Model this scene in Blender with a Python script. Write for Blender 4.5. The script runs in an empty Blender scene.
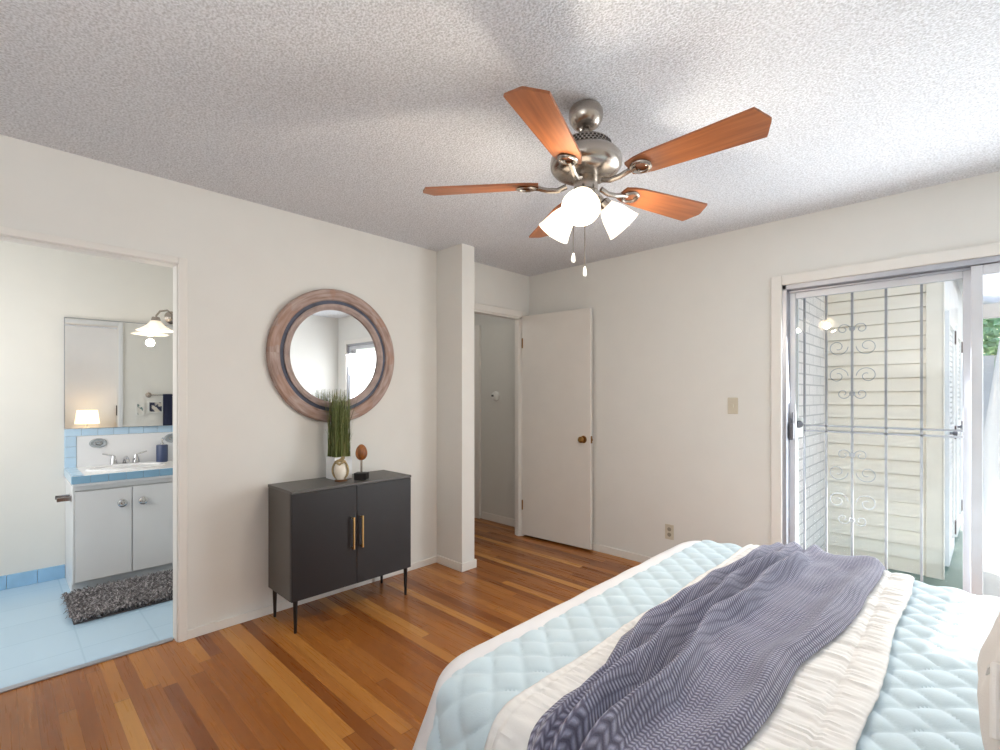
import bpy, bmesh, math, random
from mathutils import Vector, Matrix, noise

S = bpy.context.scene
COL = S.collection
random.seed(7)
PI = math.pi

# ------------------------------------------------------------------ camera
CAM_Z = 1.305
cam_d = bpy.data.cameras.new('camera')
cam_d.sensor_width = 36.0
cam_d.lens = 488.0 * 36.0 / 1000.0
cam_d.shift_y = 21.0 / 1000.0
cam_d.clip_start = 0.05
cam = bpy.data.objects.new('camera', cam_d)
COL.objects.link(cam)
cam.location = (0, 0, CAM_Z)
cam.rotation_euler = (PI / 2, 0, math.radians(44.17))
S.camera = cam

# ------------------------------------------------------------------ world, sun, big lights, exposure
S.view_settings.view_transform = 'Standard'
S.view_settings.look = 'None'
S.view_settings.gamma = 1.0
S.view_settings.use_curve_mapping = False
S.view_settings.exposure = 0.0

w = bpy.data.worlds.new('sky'); S.world = w; w.use_nodes = True
nt = w.node_tree
bg = nt.nodes['Background']
sky = nt.nodes.new('ShaderNodeTexSky')
sky.sky_type = 'NISHITA'; sky.sun_disc = False
sky.sun_elevation = math.radians(38); sky.sun_rotation = math.radians(0)
sky.air_density = 1.0; sky.dust_density = 3.0
nt.links.new(sky.outputs[0], bg.inputs[0])
bg.inputs[1].default_value = 0.50


def lamp(name, kind, energy, loc, direction=None, size=None, size_y=None, color=(1, 1, 1)):
    d = bpy.data.lights.new(name, kind)
    d.energy = energy; d.color = color
    if kind == 'AREA':
        d.shape = 'RECTANGLE'; d.size = size; d.size_y = size_y or size
    elif kind == 'POINT':
        d.shadow_soft_size = size or 0.05
    elif kind == 'SUN':
        d.angle = size or 0.009
    o = bpy.data.objects.new(name, d)
    COL.objects.link(o); o.location = loc
    if direction is not None:
        o.rotation_euler = Vector(direction).to_track_quat('-Z', 'Y').to_euler()
    return o


SUN_DIR = (-0.07, -1.0, -0.72)
lamp('sun', 'SUN', 5.2, (0, 12, 10), SUN_DIR, 0.008, color=(1, .96, .9))
# area lamp for the glass door's daylight, then unseen fill lamps added for brightness
lamp('daylight_glass_door', 'AREA', 74, (0.0, 3.632, 1.0), (0, -1, -0.16), 1.75, 1.75, (.93, .97, 1.0))
lamp('bounce_fill', 'AREA', 27, (-0.45, -0.95, 1.65), (0, -.06, 1), 1.0, 0.9, (.97, .985, 1.0))  # added fill lamp aimed up, brightens the bedroom off its ceiling
lamp('bathroom_fill', 'AREA', 17.5, (-3.75, -0.75, 1.5), (-.12, 1, -.22), 1.0, 1.2, (1.0, .985, .975))  # unseen fill added to brighten the bathroom
lamp('hall_fill', 'POINT', 3.5, (-3.55, 2.7, 2.2), size=0.12, color=(1, .98, .95))  # small unseen fill added to lift the hall


# ------------------------------------------------------------------ mesh helpers
class MB:
    def __init__(self):
        self.v = []; self.f = []; self.uv = {}

    def add(self, verts, faces):
        b = len(self.v)
        self.v += [tuple(p) for p in verts]
        self.f += [tuple(b + i for i in f) for f in faces]
        return b

    def box(self, x0, x1, y0, y1, z0, z1, mtx=None):
        vs = [Vector(p) for p in ((x0, y0, z0), (x1, y0, z0), (x1, y1, z0), (x0, y1, z0),
                                  (x0, y0, z1), (x1, y0, z1), (x1, y1, z1), (x0, y1, z1))]
        if mtx is not None:
            vs = [mtx @ p for p in vs]
        self.add(vs, [(0, 3, 2, 1), (4, 5, 6, 7), (0, 1, 5, 4), (1, 2, 6, 5), (2, 3, 7, 6), (3, 0, 4, 7)])
        return self

    def lathe(self, prof, mtx=None, n=32, closed=False, wob=None):
        """prof: list of (r, z); axis local z"""
        b = len(self.v); m = len(prof)
        for i in range(n):
            a = 2 * PI * i / n
            for (r, z) in prof:
                rr = r * (wob(a, z) if wob else 1)
                p = Vector((rr * math.cos(a), rr * math.sin(a), z))
                self.v.append(tuple(mtx @ p if mtx is not None else p))
        k = m if closed else m - 1
        for i in range(n):
            j = (i + 1) % n
            for q in range(k):
                q2 = (q + 1) % m
                self.f.append((b + i * m + q, b + j * m + q, b + j * m + q2, b + i * m + q2))
        return self

    def tube(self, pts, r, n=8, caps=True):
        pts = [Vector(p) for p in pts]
        rs = r if isinstance(r, (list, tuple)) else [r] * len(pts)
        b = len(self.v)
        up = None
        for i, p in enumerate(pts):
            t = (pts[min(i + 1, len(pts) - 1)] - pts[max(i - 1, 0)]).normalized()
            if up is None:
                up = Vector((0, 0, 1)) if abs(t.z) < .9 else Vector((1, 0, 0))
            e1 = (up - t * up.dot(t))
            e1 = e1.normalized() if e1.length > 1e-6 else t.orthogonal().normalized()
            e2 = t.cross(e1); up = e1
            for k in range(n):
                a = 2 * PI * k / n
                self.v.append(tuple(p + (e1 * math.cos(a) + e2 * math.sin(a)) * rs[i]))
        for i in range(len(pts) - 1):
            for k in range(n):
                k2 = (k + 1) % n
                self.f.append((b + i * n + k, b + i * n + k2, b + (i + 1) * n + k2, b + (i + 1) * n + k))
        if caps:
            self.f.append(tuple(b + k for k in reversed(range(n))))
            e = b + (len(pts) - 1) * n
            self.f.append(tuple(e + k for k in range(n)))
        return self

    def prism(self, poly, z0, z1, mtx=None):
        """poly in local xy extruded along local z"""
        n = len(poly)
        vs = [Vector((x, y, z0)) for x, y in poly] + [Vector((x, y, z1)) for x, y in poly]
        if mtx is not None:
            vs = [mtx @ p for p in vs]
        self.add(vs, [tuple(reversed(range(n))), tuple(range(n, 2 * n))] +
                 [(i, (i + 1) % n, n + (i + 1) % n, n + i) for i in range(n)])
        return self

    def grid(self, nu, nv, fn, uvs=None):
        b = len(self.v)
        for i in range(nu + 1):
            for j in range(nv + 1):
                self.v.append(tuple(fn(i / nu, j / nv)))
                if uvs:
                    self.uv[len(self.v) - 1] = uvs(i / nu, j / nv)
        m = nv + 1
        for i in range(nu):
            for j in range(nv):
                self.f.append((b + i * m + j, b + (i + 1) * m + j, b + (i + 1) * m + j + 1, b + i * m + j + 1))
        return self

    def build(self, name, mat, parent=None, smooth=False, bevel=0, solid=0, seg=2, subsurf=0):
        me = bpy.data.meshes.new(name)
        org = root_of(parent).location if parent is not None else Vector((0, 0, 0))
        me.from_pydata([Vector(p) - org for p in self.v], [], self.f)
        if self.uv:
            l = me.uv_layers.new(name='UVMap')
            for lo in me.loops:
                l.data[lo.index].uv = self.uv.get(lo.vertex_index, (0, 0))
        me.materials.append(mat)
        me.update()
        bm = bmesh.new(); bm.from_mesh(me)
        bmesh.ops.recalc_face_normals(bm, faces=bm.faces)
        bm.to_mesh(me); bm.free()
        if smooth:
            for p in me.polygons: p.use_smooth = True
        o = bpy.data.objects.new(name, me)
        COL.objects.link(o)
        if parent is not None: o.parent = parent
        if bevel:
            m = o.modifiers.new('bevel', 'BEVEL'); m.width = bevel; m.segments = seg; m.limit_method = 'ANGLE'
            m.angle_limit = math.radians(40)
        if solid:
            m = o.modifiers.new('solid', 'SOLIDIFY'); m.thickness = solid; m.offset = -1
        if subsurf:
            m = o.modifiers.new('sub', 'SUBSURF'); m.levels = subsurf; m.render_levels = subsurf
        if smooth and not subsurf:
            try:
                me.set_sharp_from_angle(angle=math.radians(35))
            except Exception:
                pass
        return o


def root_of(o):
    while o.parent is not None: o = o.parent
    return o


def tag(o, label, cat, group=None):
    o['label'] = label; o['category'] = cat
    if group: o['group'] = group
    return o


def thing(name, loc, label, cat, group=None):
    o = bpy.data.objects.new(name, None)
    o.empty_display_size = .1
    COL.objects.link(o); o.location = loc
    return tag(o, label, cat, group)


def struct(o, label=None):
    o['kind'] = 'structure'
    if label: o['label'] = label
    return o


def frame_to(direction, origin, up=(0, 0, 1)):
    """matrix whose local z points along direction"""
    z = Vector(direction).normalized()
    x = Vector(up).cross(z)
    x = x.normalized() if x.length > 1e-5 else Vector((1, 0, 0))
    y = z.cross(x)
    m = Matrix((x, y, z)).transposed().to_4x4()
    m.translation = Vector(origin)
    return m


def T(x, y, z): return Matrix.Translation((x, y, z))


# ------------------------------------------------------------------ material helpers
def lin(r, g, b):
    f = lambda c: ((c / 255 + .055) / 1.055) ** 2.4 if c > 10.3 else c / 255 / 12.92
    return (f(r), f(g), f(b), 1)


class NT:
    def __init__(self, name):
        self.m = bpy.data.materials.new(name); self.m.use_nodes = True
        self.t = self.m.node_tree
        self.p = self.t.nodes['Principled BSDF']
        self.out = self.t.nodes['Material Output']

    def n(self, typ, **kw):
        nd = self.t.nodes.new(typ)
        ins = kw.pop('ins', {})
        for k, v in kw.items(): setattr(nd, k, v)
        for k, v in ins.items():
            if isinstance(v, bpy.types.NodeSocket): self.t.links.new(v, nd.inputs[k])
            else: nd.inputs[k].default_value = v
        return nd

    def link(self, a, b): self.t.links.new(a, b)

    def math(self, op, a, b=0.0, c=None):
        ins = {0: a, 1: b}
        if c is not None: ins[2] = c
        return self.n('ShaderNodeMath', operation=op, ins=ins).outputs[0]

    def ramp(self, fac, stops, interp='LINEAR'):
        r = self.n('ShaderNodeValToRGB', ins={0: fac}); r.color_ramp.interpolation = interp
        e = r.color_ramp.elements
        while len(e) < len(stops): e.new(.5)
        for el, (p, c) in zip(e, stops):
            el.position = p; el.color = c if len(c) == 4 else (*c, 1)
        return r.outputs[0]

    def mix(self, fac, a, b, blend='MIX'):
        m = self.n('ShaderNodeMix', data_type='RGBA', blend_type=blend)
        for s, v in ((m.inputs[0], fac), (m.inputs[6], a), (m.inputs[7], b)):
            if isinstance(v, bpy.types.NodeSocket): self.link(v, s)
            else: s.default_value = v
        return m.outputs[2]

    def bump(self, height, strength=.3, dist=.01):
        b = self.n('ShaderNodeBump', ins={'Strength': strength, 'Distance': dist, 'Height': height})
        self.link(b.outputs[0], self.p.inputs['Normal'])

    def set(self, **kw):
        for k, v in kw.items():
            k = k.replace('_', ' ')
            if isinstance(v, bpy.types.NodeSocket): self.link(v, self.p.inputs[k])
            else: self.p.inputs[k].default_value = v
        return self


def plain(name, rgb, rough=.5, metal=0.0, noise_amt=.04, nscale=6, bump=0, bscale=200, spec=.5, **kw):
    k = NT(name)
    base = lin(*rgb)
    co = k.n('ShaderNodeTexCoord').outputs['Object']
    nz = k.n('ShaderNodeTexNoise', ins={'Vector': co, 'Scale': nscale, 'Detail': 3.0}).outputs[0]
    d = tuple(max(0, c * (1 - noise_amt)) for c in base[:3]); l = tuple(min(1, c * (1 + noise_amt)) for c in base[:3])
    k.set(Base_Color=k.ramp(nz, [(.3, d), (.7, l)]), Roughness=rough, Metallic=metal)
    k.p.inputs['Specular IOR Level'].default_value = spec
    if bump:
        b = k.n('ShaderNodeTexNoise', ins={'Vector': co, 'Scale': bscale, 'Detail': 2.0}).outputs[0]
        k.bump(b, bump, .004)
    for a, v in kw.items(): k.p.inputs[a.replace('_', ' ')].default_value = v
    return k.m


def emit(name, rgb, strength):
    k = NT(name)
    k.set(Base_Color=lin(*rgb), Roughness=.4)
    k.p.inputs['Emission Color'].default_value = lin(*rgb)
    k.p.inputs['Emission Strength'].default_value = strength
    return k.m


M = {}
M['wall'] = plain('wall_paint', (230, 229, 225), .75, noise_amt=.01, bump=.05, bscale=150, spec=.25)
M['trim'] = plain('trim_paint', (233, 230, 225), .45, noise_amt=.01)
M['doorpaint'] = plain('door_paint', (230, 226, 220), .45, noise_amt=.015)
M['bathwall'] = plain('bathroom_paint', (236, 235, 230), .6, noise_amt=.01)
M['hallwall'] = plain('hall_paint', (220, 219, 214), .7, noise_amt=.01)

k = NT('popcorn_ceiling')
co = k.n('ShaderNodeTexCoord').outputs['Object']
n1 = k.n('ShaderNodeTexNoise', ins={'Vector': co, 'Scale': 130.0, 'Detail': 2.0, 'Roughness': .5}).outputs[0]
v1 = k.n('ShaderNodeTexVoronoi', ins={'Vector': co, 'Scale': 150.0}).outputs[0]
hgt = k.math('ADD', n1, k.math('MULTIPLY', v1, -.45))
k.set(Base_Color=k.ramp(n1, [(.30, lin(198, 200, 205)), (.62, lin(236, 239, 245))]), Roughness=.95)
k.bump(hgt, .55, .010)
M['ceiling'] = k.m
M['ceiling_plain'] = plain('flat_ceiling_paint', (228, 226, 220), .8)

# strip oak floor: boards run along x
k = NT('oak_strip_floor')
co = k.n('ShaderNodeTexCoord').outputs['Object']
sp = k.n('ShaderNodeSeparateXYZ', ins={0: co})
W_, L_ = .057, 1.5
rowf = k.math('DIVIDE', sp.outputs[1], W_)
row = k.math('FLOOR', rowf)
rr = k.n('ShaderNodeTexWhiteNoise', noise_dimensions='1D', ins={'W': row}).outputs[0]
colf = k.math('ADD', k.math('DIVIDE', sp.outputs[0], L_), k.math('MULTIPLY', rr, 7.3))
colm = k.math('FLOOR', colf)
idv = k.n('ShaderNodeCombineXYZ', ins={0: row, 1: colm, 2: 0.0})
wn = k.n('ShaderNodeTexWhiteNoise', noise_dimensions='2D', ins={'Vector': idv.outputs[0]})
tone = wn.outputs[0]
gv = k.n('ShaderNodeCombineXYZ', ins={0: k.math('MULTIPLY', sp.outputs[0], 2.2), 1: k.math('MULTIPLY', sp.outputs[1], 62.0),
                                      2: k.math('MULTIPLY', tone, 40.0)})
grain = k.n('ShaderNodeTexNoise', ins={'Vector': gv.outputs[0], 'Scale': 1.6, 'Detail': 4.0, 'Distortion': .15}).outputs[0]
board = k.ramp(tone, [(0.0, lin(126, 70, 28)), (.2, lin(145, 86, 36)), (.55, lin(160, 99, 43)), (.82, lin(173, 112, 52)),
                      (.94, lin(186, 126, 60)), (1.0, lin(200, 144, 74))])
g2 = k.ramp(grain, [(.25, (.86, .83, .80)), (.6, (1, 1, 1)), (.8, (1.0, 1.0, 1.0))])
c1 = k.mix(.75, board, g2, 'MULTIPLY')
fr = k.math('FRACT', rowf)
edge = k.math('MAXIMUM', k.math('LESS_THAN', fr, .02), k.math('LESS_THAN', k.math('FRACT', colf), .0025))
c2 = k.mix(k.math('MULTIPLY', edge, .55), c1, lin(58, 28, 12))
k.set(Base_Color=c2, Roughness=k.ramp(grain, [(.2, (.34,) * 3), (.8, (.24,) * 3)]))
k.p.inputs['Specular IOR Level'].default_value = .35
k.p.inputs['Coat Weight'].default_value = .12
k.p.inputs['Coat Roughness'].default_value = .16
k.bump(k.math('ADD', k.math('MULTIPLY', edge, -1.0), k.math('MULTIPLY', grain, .25)), .12, .002)
M['oak'] = k.m

# pale blue bathroom tile
k = NT('blue_floor_tile')
co = k.n('ShaderNodeTexCoord').outputs['Object']
br = k.n('ShaderNodeTexBrick', offset=0.0, ins={'Vector': co, 'Scale': 1.0, 'Mortar Size': .004, 'Brick Width': .3, 'Row Height': .3,
                                 'Color1': lin(190, 218, 238), 'Color2': lin(186, 214, 235), 'Mortar': lin(176, 206, 228)})
k.set(Base_Color=br.outputs[0], Roughness=.25)
M['bathfloor'] = k.m
M['bluetile'] = plain('blue_wall_tile', (160, 204, 238), .2, noise_amt=.05, nscale=12)
M['bluetile_pale'] = plain('pale_blue_tile', (192, 221, 244), .2, noise_amt=.04, nscale=12)
M['bluetile_edge'] = plain('blue_edge_tile', (138, 182, 212), .2, noise_amt=.05, nscale=12)
M['white_gloss'] = plain('white_glaze', (240, 242, 245), .18, noise_amt=.01)
M['vanity_white'] = plain('white_lacquer', (232, 234, 236), .35, noise_amt=.01)
M['chrome'] = plain('chrome', (205, 205, 208), .12, 1.0, noise_amt=.02)
M['nickel'] = plain('brushed_nickel', (176, 168, 160), .26, 1.0, noise_amt=.06, nscale=20)
M['nickel_dark'] = plain('dark_vent', (60, 56, 52), .5, .6)
M['brass'] = plain('brushed_brass', (222, 186, 124), .28, 1.0)
M['oldbrass'] = plain('aged_brass', (150, 112, 62), .3, 1.0)
M['alu'] = plain('mill_aluminium', (176, 178, 186), .35, .85)
M['alu_white'] = plain('pale_door_stile', (214, 216, 222), .4, .3)
M['alu_dark'] = plain('grey_latch', (118, 118, 124), .4, .6)
M['black'] = plain('black_metal', (20, 19, 20), .45)
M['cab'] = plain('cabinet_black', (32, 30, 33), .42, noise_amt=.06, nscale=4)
M['cab_side'] = plain('cabinet_black_lit_side', (88, 83, 78), .5, noise_amt=.05, nscale=4)  # sides of the black cabinet, reflected light put into a greyer colour
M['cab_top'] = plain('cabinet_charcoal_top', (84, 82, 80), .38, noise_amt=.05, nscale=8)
M['navy'] = plain('navy_cloth', (38, 42, 70), .9, bump=.3, bscale=250)
M['navy_glaze'] = plain('navy_glaze', (62, 76, 112), .3)
M['white_cloth'] = plain('white_cloth', (235, 232, 228), .9, bump=.2, bscale=300)
M['grey_orn'] = plain('grey_glaze', (168, 176, 182), .3)
M['beige_cloth'] = plain('beige_upholstery', (205, 190, 165), .9, bump=.3, bscale=300)
M['plate'] = plain('almond_plastic', (206, 198, 180), .4)
M['plate_dark'] = plain('almond_plastic_dark', (150, 142, 126), .4)
M['white_plastic'] = plain('white_plastic', (236, 236, 232), .4)
M['dark_plastic'] = plain('dark_plastic', (90, 88, 86), .4)

# mirror
k = NT('mirror_silver'); k.set(Base_Color=lin(240, 240, 240), Metallic=1.0, Roughness=.0); M['mirror'] = k.m

# thin window glass
k = NT('window_glass')
tr = k.n('ShaderNodeBsdfTransparent', ins={0: (.96, .975, .97, 1)})
gl = k.n('ShaderNodeBsdfGlossy', ins={0: (1, 1, 1, 1), 1: .0})
fz = k.n('ShaderNodeFresnel', ins={0: 1.35})
ms = k.n('ShaderNodeMixShader', ins={0: k.math('MINIMUM', fz.outputs[0], .25), 1: tr.outputs[0], 2: gl.outputs[0]})
k.link(ms.outputs[0], k.out.inputs[0]); M['glass'] = k.m


def wood(name, dark, light, axis=0, scale=3, rough=.4, stretch=14):
    k = NT(name)
    co = k.n('ShaderNodeTexCoord').outputs['Object']
    mp = k.n('ShaderNodeMapping', ins={0: co})
    s = [stretch, stretch, stretch]; s[axis] = 1.0
    mp.inputs['Scale'].default_value = s
    g = k.n('ShaderNodeTexNoise', ins={'Vector': mp.outputs[0], 'Scale': scale, 'Detail': 5.0, 'Distortion': .8}).outputs[0]
    k.set(Base_Color=k.ramp(g, [(.3, lin(*dark)), (.68, lin(*light))]), Roughness=rough)
    k.bump(g, .08, .003)
    return k.m


# fan blades: grain runs along u of the uv map
k = NT('cherry_blade')
uv = k.n('ShaderNodeTexCoord').outputs['UV']
mp = k.n('ShaderNodeMapping', ins={0: uv}); mp.inputs['Scale'].default_value = (2.0, 30.0, 1)
g = k.n('ShaderNodeTexNoise', ins={'Vector': mp.outputs[0], 'Scale': 2.0, 'Detail': 4.0, 'Distortion': .5}).outputs[0]
k.set(Base_Color=k.ramp(g, [(.25, lin(126, 72, 40)), (.7, lin(162, 98, 57))]), Roughness=.35)
M['blade'] = k.m

# washed wood ring: grain around the ring by angle
k = NT('washed_wood_ring')
co = k.n('ShaderNodeTexCoord').outputs['Object']
sp = k.n('ShaderNodeSeparateXYZ', ins={0: co})
ang = k.math('ARCTAN2', sp.outputs[2], sp.outputs[1])
rad = k.math('SQRT', k.math('ADD', k.math('MULTIPLY', sp.outputs[1], sp.outputs[1]), k.math('MULTIPLY', sp.outputs[2], sp.outputs[2])))
gv = k.n('ShaderNodeCombineXYZ', ins={0: k.math('MULTIPLY', ang, 2.2), 1: k.math('MULTIPLY', rad, 34.0), 2: 0.0})
g = k.n('ShaderNodeTexNoise', ins={'Vector': gv.outputs[0], 'Scale': 1.5, 'Detail': 6.0, 'Distortion': .4}).outputs[0]
g3 = k.n('ShaderNodeTexNoise', ins={'Vector': co, 'Scale': 7.0, 'Detail': 2.0}).outputs[0]
ca = k.ramp(g, [(.25, lin(132, 104, 94)), (.5, lin(170, 147, 138)), (.78, lin(196, 180, 174))])
cb = k.mix(k.math('MULTIPLY', k.math('GREATER_THAN', g3, .56), .35), ca, lin(168, 124, 100))
k.set(Base_Color=cb, Roughness=.7); k.bump(g, .2, .004)
M['ringwood'] = k.m
M['ringband'] = plain('blue_grey_band', (74, 80, 100), .5, noise_amt=.3, nscale=16)
M['ringinner'] = plain('pale_washed_wood', (170, 152, 146), .7, noise_amt=.2, nscale=16)

# quilt / sheets
M['sheet'] = plain('white_sheet', (228, 228, 231), .85, bump=.15, bscale=400, spec=.2)
M['quilt'] = plain('pale_blue_quilt', (198, 216, 225), .8, noise_amt=.05, nscale=12, bump=.12, bscale=300, spec=.25)
M['quilt'].node_tree.nodes['Principled BSDF'].inputs['Sheen Weight'].default_value = .15
M['ruched'] = plain('ivory_ruched_cotton', (232, 231, 229), .85, noise_amt=.03, nscale=10, bump=.1, bscale=300, spec=.2)
M['pillow'] = plain('pale_grey_pillow', (226, 220, 214), .9, bump=.2, bscale=350, spec=.2)

# throw: chunky herringbone weave, uv in metres
k = NT('slate_blue_throw')
uv = k.n('ShaderNodeTexCoord').outputs['UV']
sp = k.n('ShaderNodeSeparateXYZ', ins={0: uv})
PW = .024; PH = .011
cx_ = k.math('DIVIDE', sp.outputs[0], PW)
tri = k.math('ABSOLUTE', k.math('SUBTRACT', k.math('FRACT', cx_), .5))
ph = k.math('FRACT', k.math('ADD', k.math('DIVIDE', sp.outputs[1], PH), k.math('MULTIPLY', tri, 1.1)))
tri2 = k.math('ABSOLUTE', k.math('SUBTRACT', ph, .5))
up = k.math('MULTIPLY', k.ramp(tri2, [(.06, (1, 1, 1)), (.42, (0, 0, 0))]), k.ramp(k.math('ABSOLUTE', k.math('SUBTRACT', tri, .25)), [(.1, (1, 1, 1)), (.25, (.25, .25, .25))]))
nzz = k.n('ShaderNodeTexNoise', ins={'Vector': uv, 'Scale': 9.0, 'Detail': 4.0}).outputs[0]
fz2 = k.n('ShaderNodeTexNoise', ins={'Vector': uv, 'Scale': 500.0, 'Detail': 1.0}).outputs[0]
tip = k.mix(nzz, lin(138, 138, 160), lin(184, 186, 210))  # lighter yarn tops: light on the raised weave put into the colour
k.set(Base_Color=k.mix(up, k.mix(nzz, lin(80, 78, 98), lin(108, 106, 128)), tip), Roughness=.9)
k.p.inputs['Sheen Weight'].default_value = .35
k.p.inputs['Sheen Roughness'].default_value = .4
k.bump(k.math('ADD', up, k.math('MULTIPLY', fz2, .4)), .55, .006)
M['throw'] = k.m

# sheer curtain
k = NT('sheer_curtain')
df = k.n('ShaderNodeBsdfDiffuse', ins={0: (.9, .9, .9, 1)})
tl = k.n('ShaderNodeBsdfTranslucent', ins={0: (.9, .9, .9, 1)})
tp = k.n('ShaderNodeBsdfTransparent')
m1 = k.n('ShaderNodeMixShader', ins={0: .55, 1: df.outputs[0], 2: tl.outputs[0]})
m2 = k.n('ShaderNodeMixShader', ins={0: .15, 1: m1.outputs[0], 2: tp.outputs[0]})
k.link(m2.outputs[0], k.out.inputs[0]); M['sheer'] = k.m

# painted brick
k = NT('white_painted_brick')
co = k.n('ShaderNodeTexCoord').outputs['Object']
sp = k.n('ShaderNodeSeparateXYZ', ins={0: co})
bv = k.n('ShaderNodeCombineXYZ', ins={0: sp.outputs[1], 1: sp.outputs[2], 2: 0.0})
br = k.n('ShaderNodeTexBrick', ins={'Vector': bv.outputs[0], 'Scale': 1.0, 'Mortar Size': .006, 'Mortar Smooth': .2, 'Brick Width': .26,
                                    'Row Height': .082, 'Color1': lin(250, 242, 236), 'Color2': lin(244, 237, 230), 'Mortar': lin(204, 198, 192)})
k.set(Base_Color=br.outputs[0], Roughness=.7)
k.bump(br.outputs[1], -.5, .01)
M['brick'] = k.m
M['siding'] = plain('cream_siding', (252, 242, 226), .6, noise_amt=.02)
M['ext_white'] = plain('exterior_white', (240, 240, 238), .5)
M['grille'] = plain('pale_grey_steel', (158, 158, 164), .5)
M['ext_cream'] = plain('exterior_cream', (246, 237, 222), .5)
M['green_floor'] = plain('green_porch_paint', (124, 146, 136), .6, noise_amt=.1, nscale=3)
M['paver'] = plain('pale_concrete', (205, 202, 196), .8, noise_amt=.06, nscale=2)
M['hinge'] = plain('dark_brown_hinge', (92, 70, 68), .5, .3)
M['fence'] = plain('pale_grey_fence', (220, 214, 208), .7)
M['leaf'] = plain('leaf_green', (176, 210, 160), .6, noise_amt=.25, nscale=4)
M['bark'] = plain('tree_bark', (110, 92, 74), .9, bump=.6, bscale=30)
k = NT('corrugated_translucent')
df = k.n('ShaderNodeBsdfDiffuse', ins={0: (.85, .86, .88, 1)})
tl = k.n('ShaderNodeBsdfTranslucent', ins={0: (.85, .86, .88, 1)})
m1 = k.n('ShaderNodeMixShader', ins={0: .5, 1: df.outputs[0], 2: tl.outputs[0]})
k.link(m1.outputs[0], k.out.inputs[0]); M['corr'] = k.m

# ------------------------------------------------------------------ the room
XL = -3.03      # left wall face (bathroom and hall doors)
YR = 3.52       # wall with the glass door
XH = 1.20       # headboard wall
YB = -1.45      # wall behind the camera
ZC = 2.44
XI = -3.10      # bathroom side of the left wall

b = MB(); b.box(XL - .06, XH, YB, YR, -.06, 0); b.box(-4.3, XL - .06, 2.0, 3.60, -.06, 0)
struct(b.build('floor', M['oak']))
b = MB(); b.box(XL - .05, XH, YB, YR + .0, ZC, ZC + .06)
struct(b.build('ceiling', M['ceiling']))
b = MB(); b.box(-4.3, XL - .05, 2.0, 3.62, ZC, ZC + .06)
struct(b.build('ceiling_hall', M['ceiling_plain']))
b = MB(); b.box(-4.80, XL - .05, -.96, 1.60, ZC, ZC + .06)
struct(b.build('ceiling_bathroom', M['ceiling_plain']))

# left wall with the bathroom opening (y -.13 .. .645) and the hall opening (y 2.62 .. 3.40)
BY0, BY1, BZ = -.135, .665, 2.003
HY0, HY1, HZ = 2.62, 3.405, 2.035
b = MB()
b.box(XI, XL, YB, BY0, 0, ZC); b.box(XI, XL, BY0, BY1, BZ, ZC); b.box(XI, XL, BY1, HY0, 0, ZC)
b.box(XI, XL, HY0, HY1, HZ, ZC); b.box(XI, XL, HY1, YR, 0, ZC)
struct(b.build('wall_left', M['wall']))
b = MB(); b.box(XL - .005, -2.73, 2.405, 2.53, 0, ZC)
struct(b.build('wall_partition', M['wall']))
# right wall with the glass door opening
DX0, DX1, DZ = -.905, .91, 2.035
b = MB()
b.box(XI, DX0, YR, YR + .14, 0, ZC); b.box(DX1, XH + .1, YR, YR + .14, 0, ZC); b.box(DX0, DX1, YR, YR + .14, DZ, ZC)
struct(b.build('wall_right', M['wall']))
b = MB(); b.box(XH, XH + .1, YB, YR, 0, ZC)
struct(b.build('wall_headboard', M['wall']))
b = MB(); b.box(XI, XH + .1, YB - .1, YB, 0, ZC)
struct(b.build('wall_rear', M['wall']))

# bathroom shell
XBK = -4.68
b = MB(); b.box(XBK - .1, XL - .06, -.95, 1.6, -.06, .004)
struct(b.build('floor_bathroom', M['bathfloor']))
b = MB(); b.box(XBK - .1, XBK, -.95, 1.6, 0, ZC)
struct(b.build('wall_bathroom_back', M['bathwall']))
b = MB(); b.box(XBK, XI, 1.5, 1.6, 0, ZC)
struct(b.build('wall_bathroom_right', M['bathwall']))
b = MB(); b.box(XBK, XI, -.95, -.87, 0, ZC)
struct(b.build('wall_bathroom_left', M['bathwall']))
b = MB()
b.box(XI - .012, XI, -.87, BY0, 0, ZC); b.box(XI - .012, XI, BY0, BY1, BZ, ZC); b.box(XI - .012, XI, BY1, 1.5, 0, ZC)
struct(b.build('wall_bathroom_door', M['bathwall']))
b = MB()
for i in range(9):
    y0 = -.87 + i * .152
    b.box(XBK, XBK + .012, y0, min(y0 + .150, .336), .004, .098)
    if y0 + .15 > .336: break
struct(b.build('baseboard_bathroom', M['bluetile'], bevel=.002))
# hall shell
b = MB(); b.box(-4.3, XI, 3.60, 3.70, 0, ZC)
struct(b.build('wall_hall_side', M['hallwall']))
b = MB(); b.box(-4.3, -4.2, 2.0, 3.6, 0, ZC); b.box(-4.3, XI, 1.95, 2.0, 0, ZC)
struct(b.build('wall_hall_end', M['hallwall']))
b = MB(); b.box(-3.765, XI, 3.588, 3.60, 0, .075)
struct(b.build('baseboard_hall', M['trim'], bevel=.003))
# door at the hall's far side, seen as a sliver of frame with a hinge
b = MB(); b.box(-3.86, -3.775, 3.565, 3.60, 0, 2.06)
tr_h = struct(b.build('trim_4', M['trim'], bevel=.004))
d2 = MB(); d2.box(-4.2, -3.87, 3.57, 3.60, .01, 2.03)
dd = struct(d2.build('door_3', M['doorpaint']))
b = MB()
for z in (.25, 1.05, 1.8): b.box(-3.872, -3.858, 3.552, 3.572, z, z + .09)
b.build('hinge', M['oldbrass'], dd)

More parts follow.
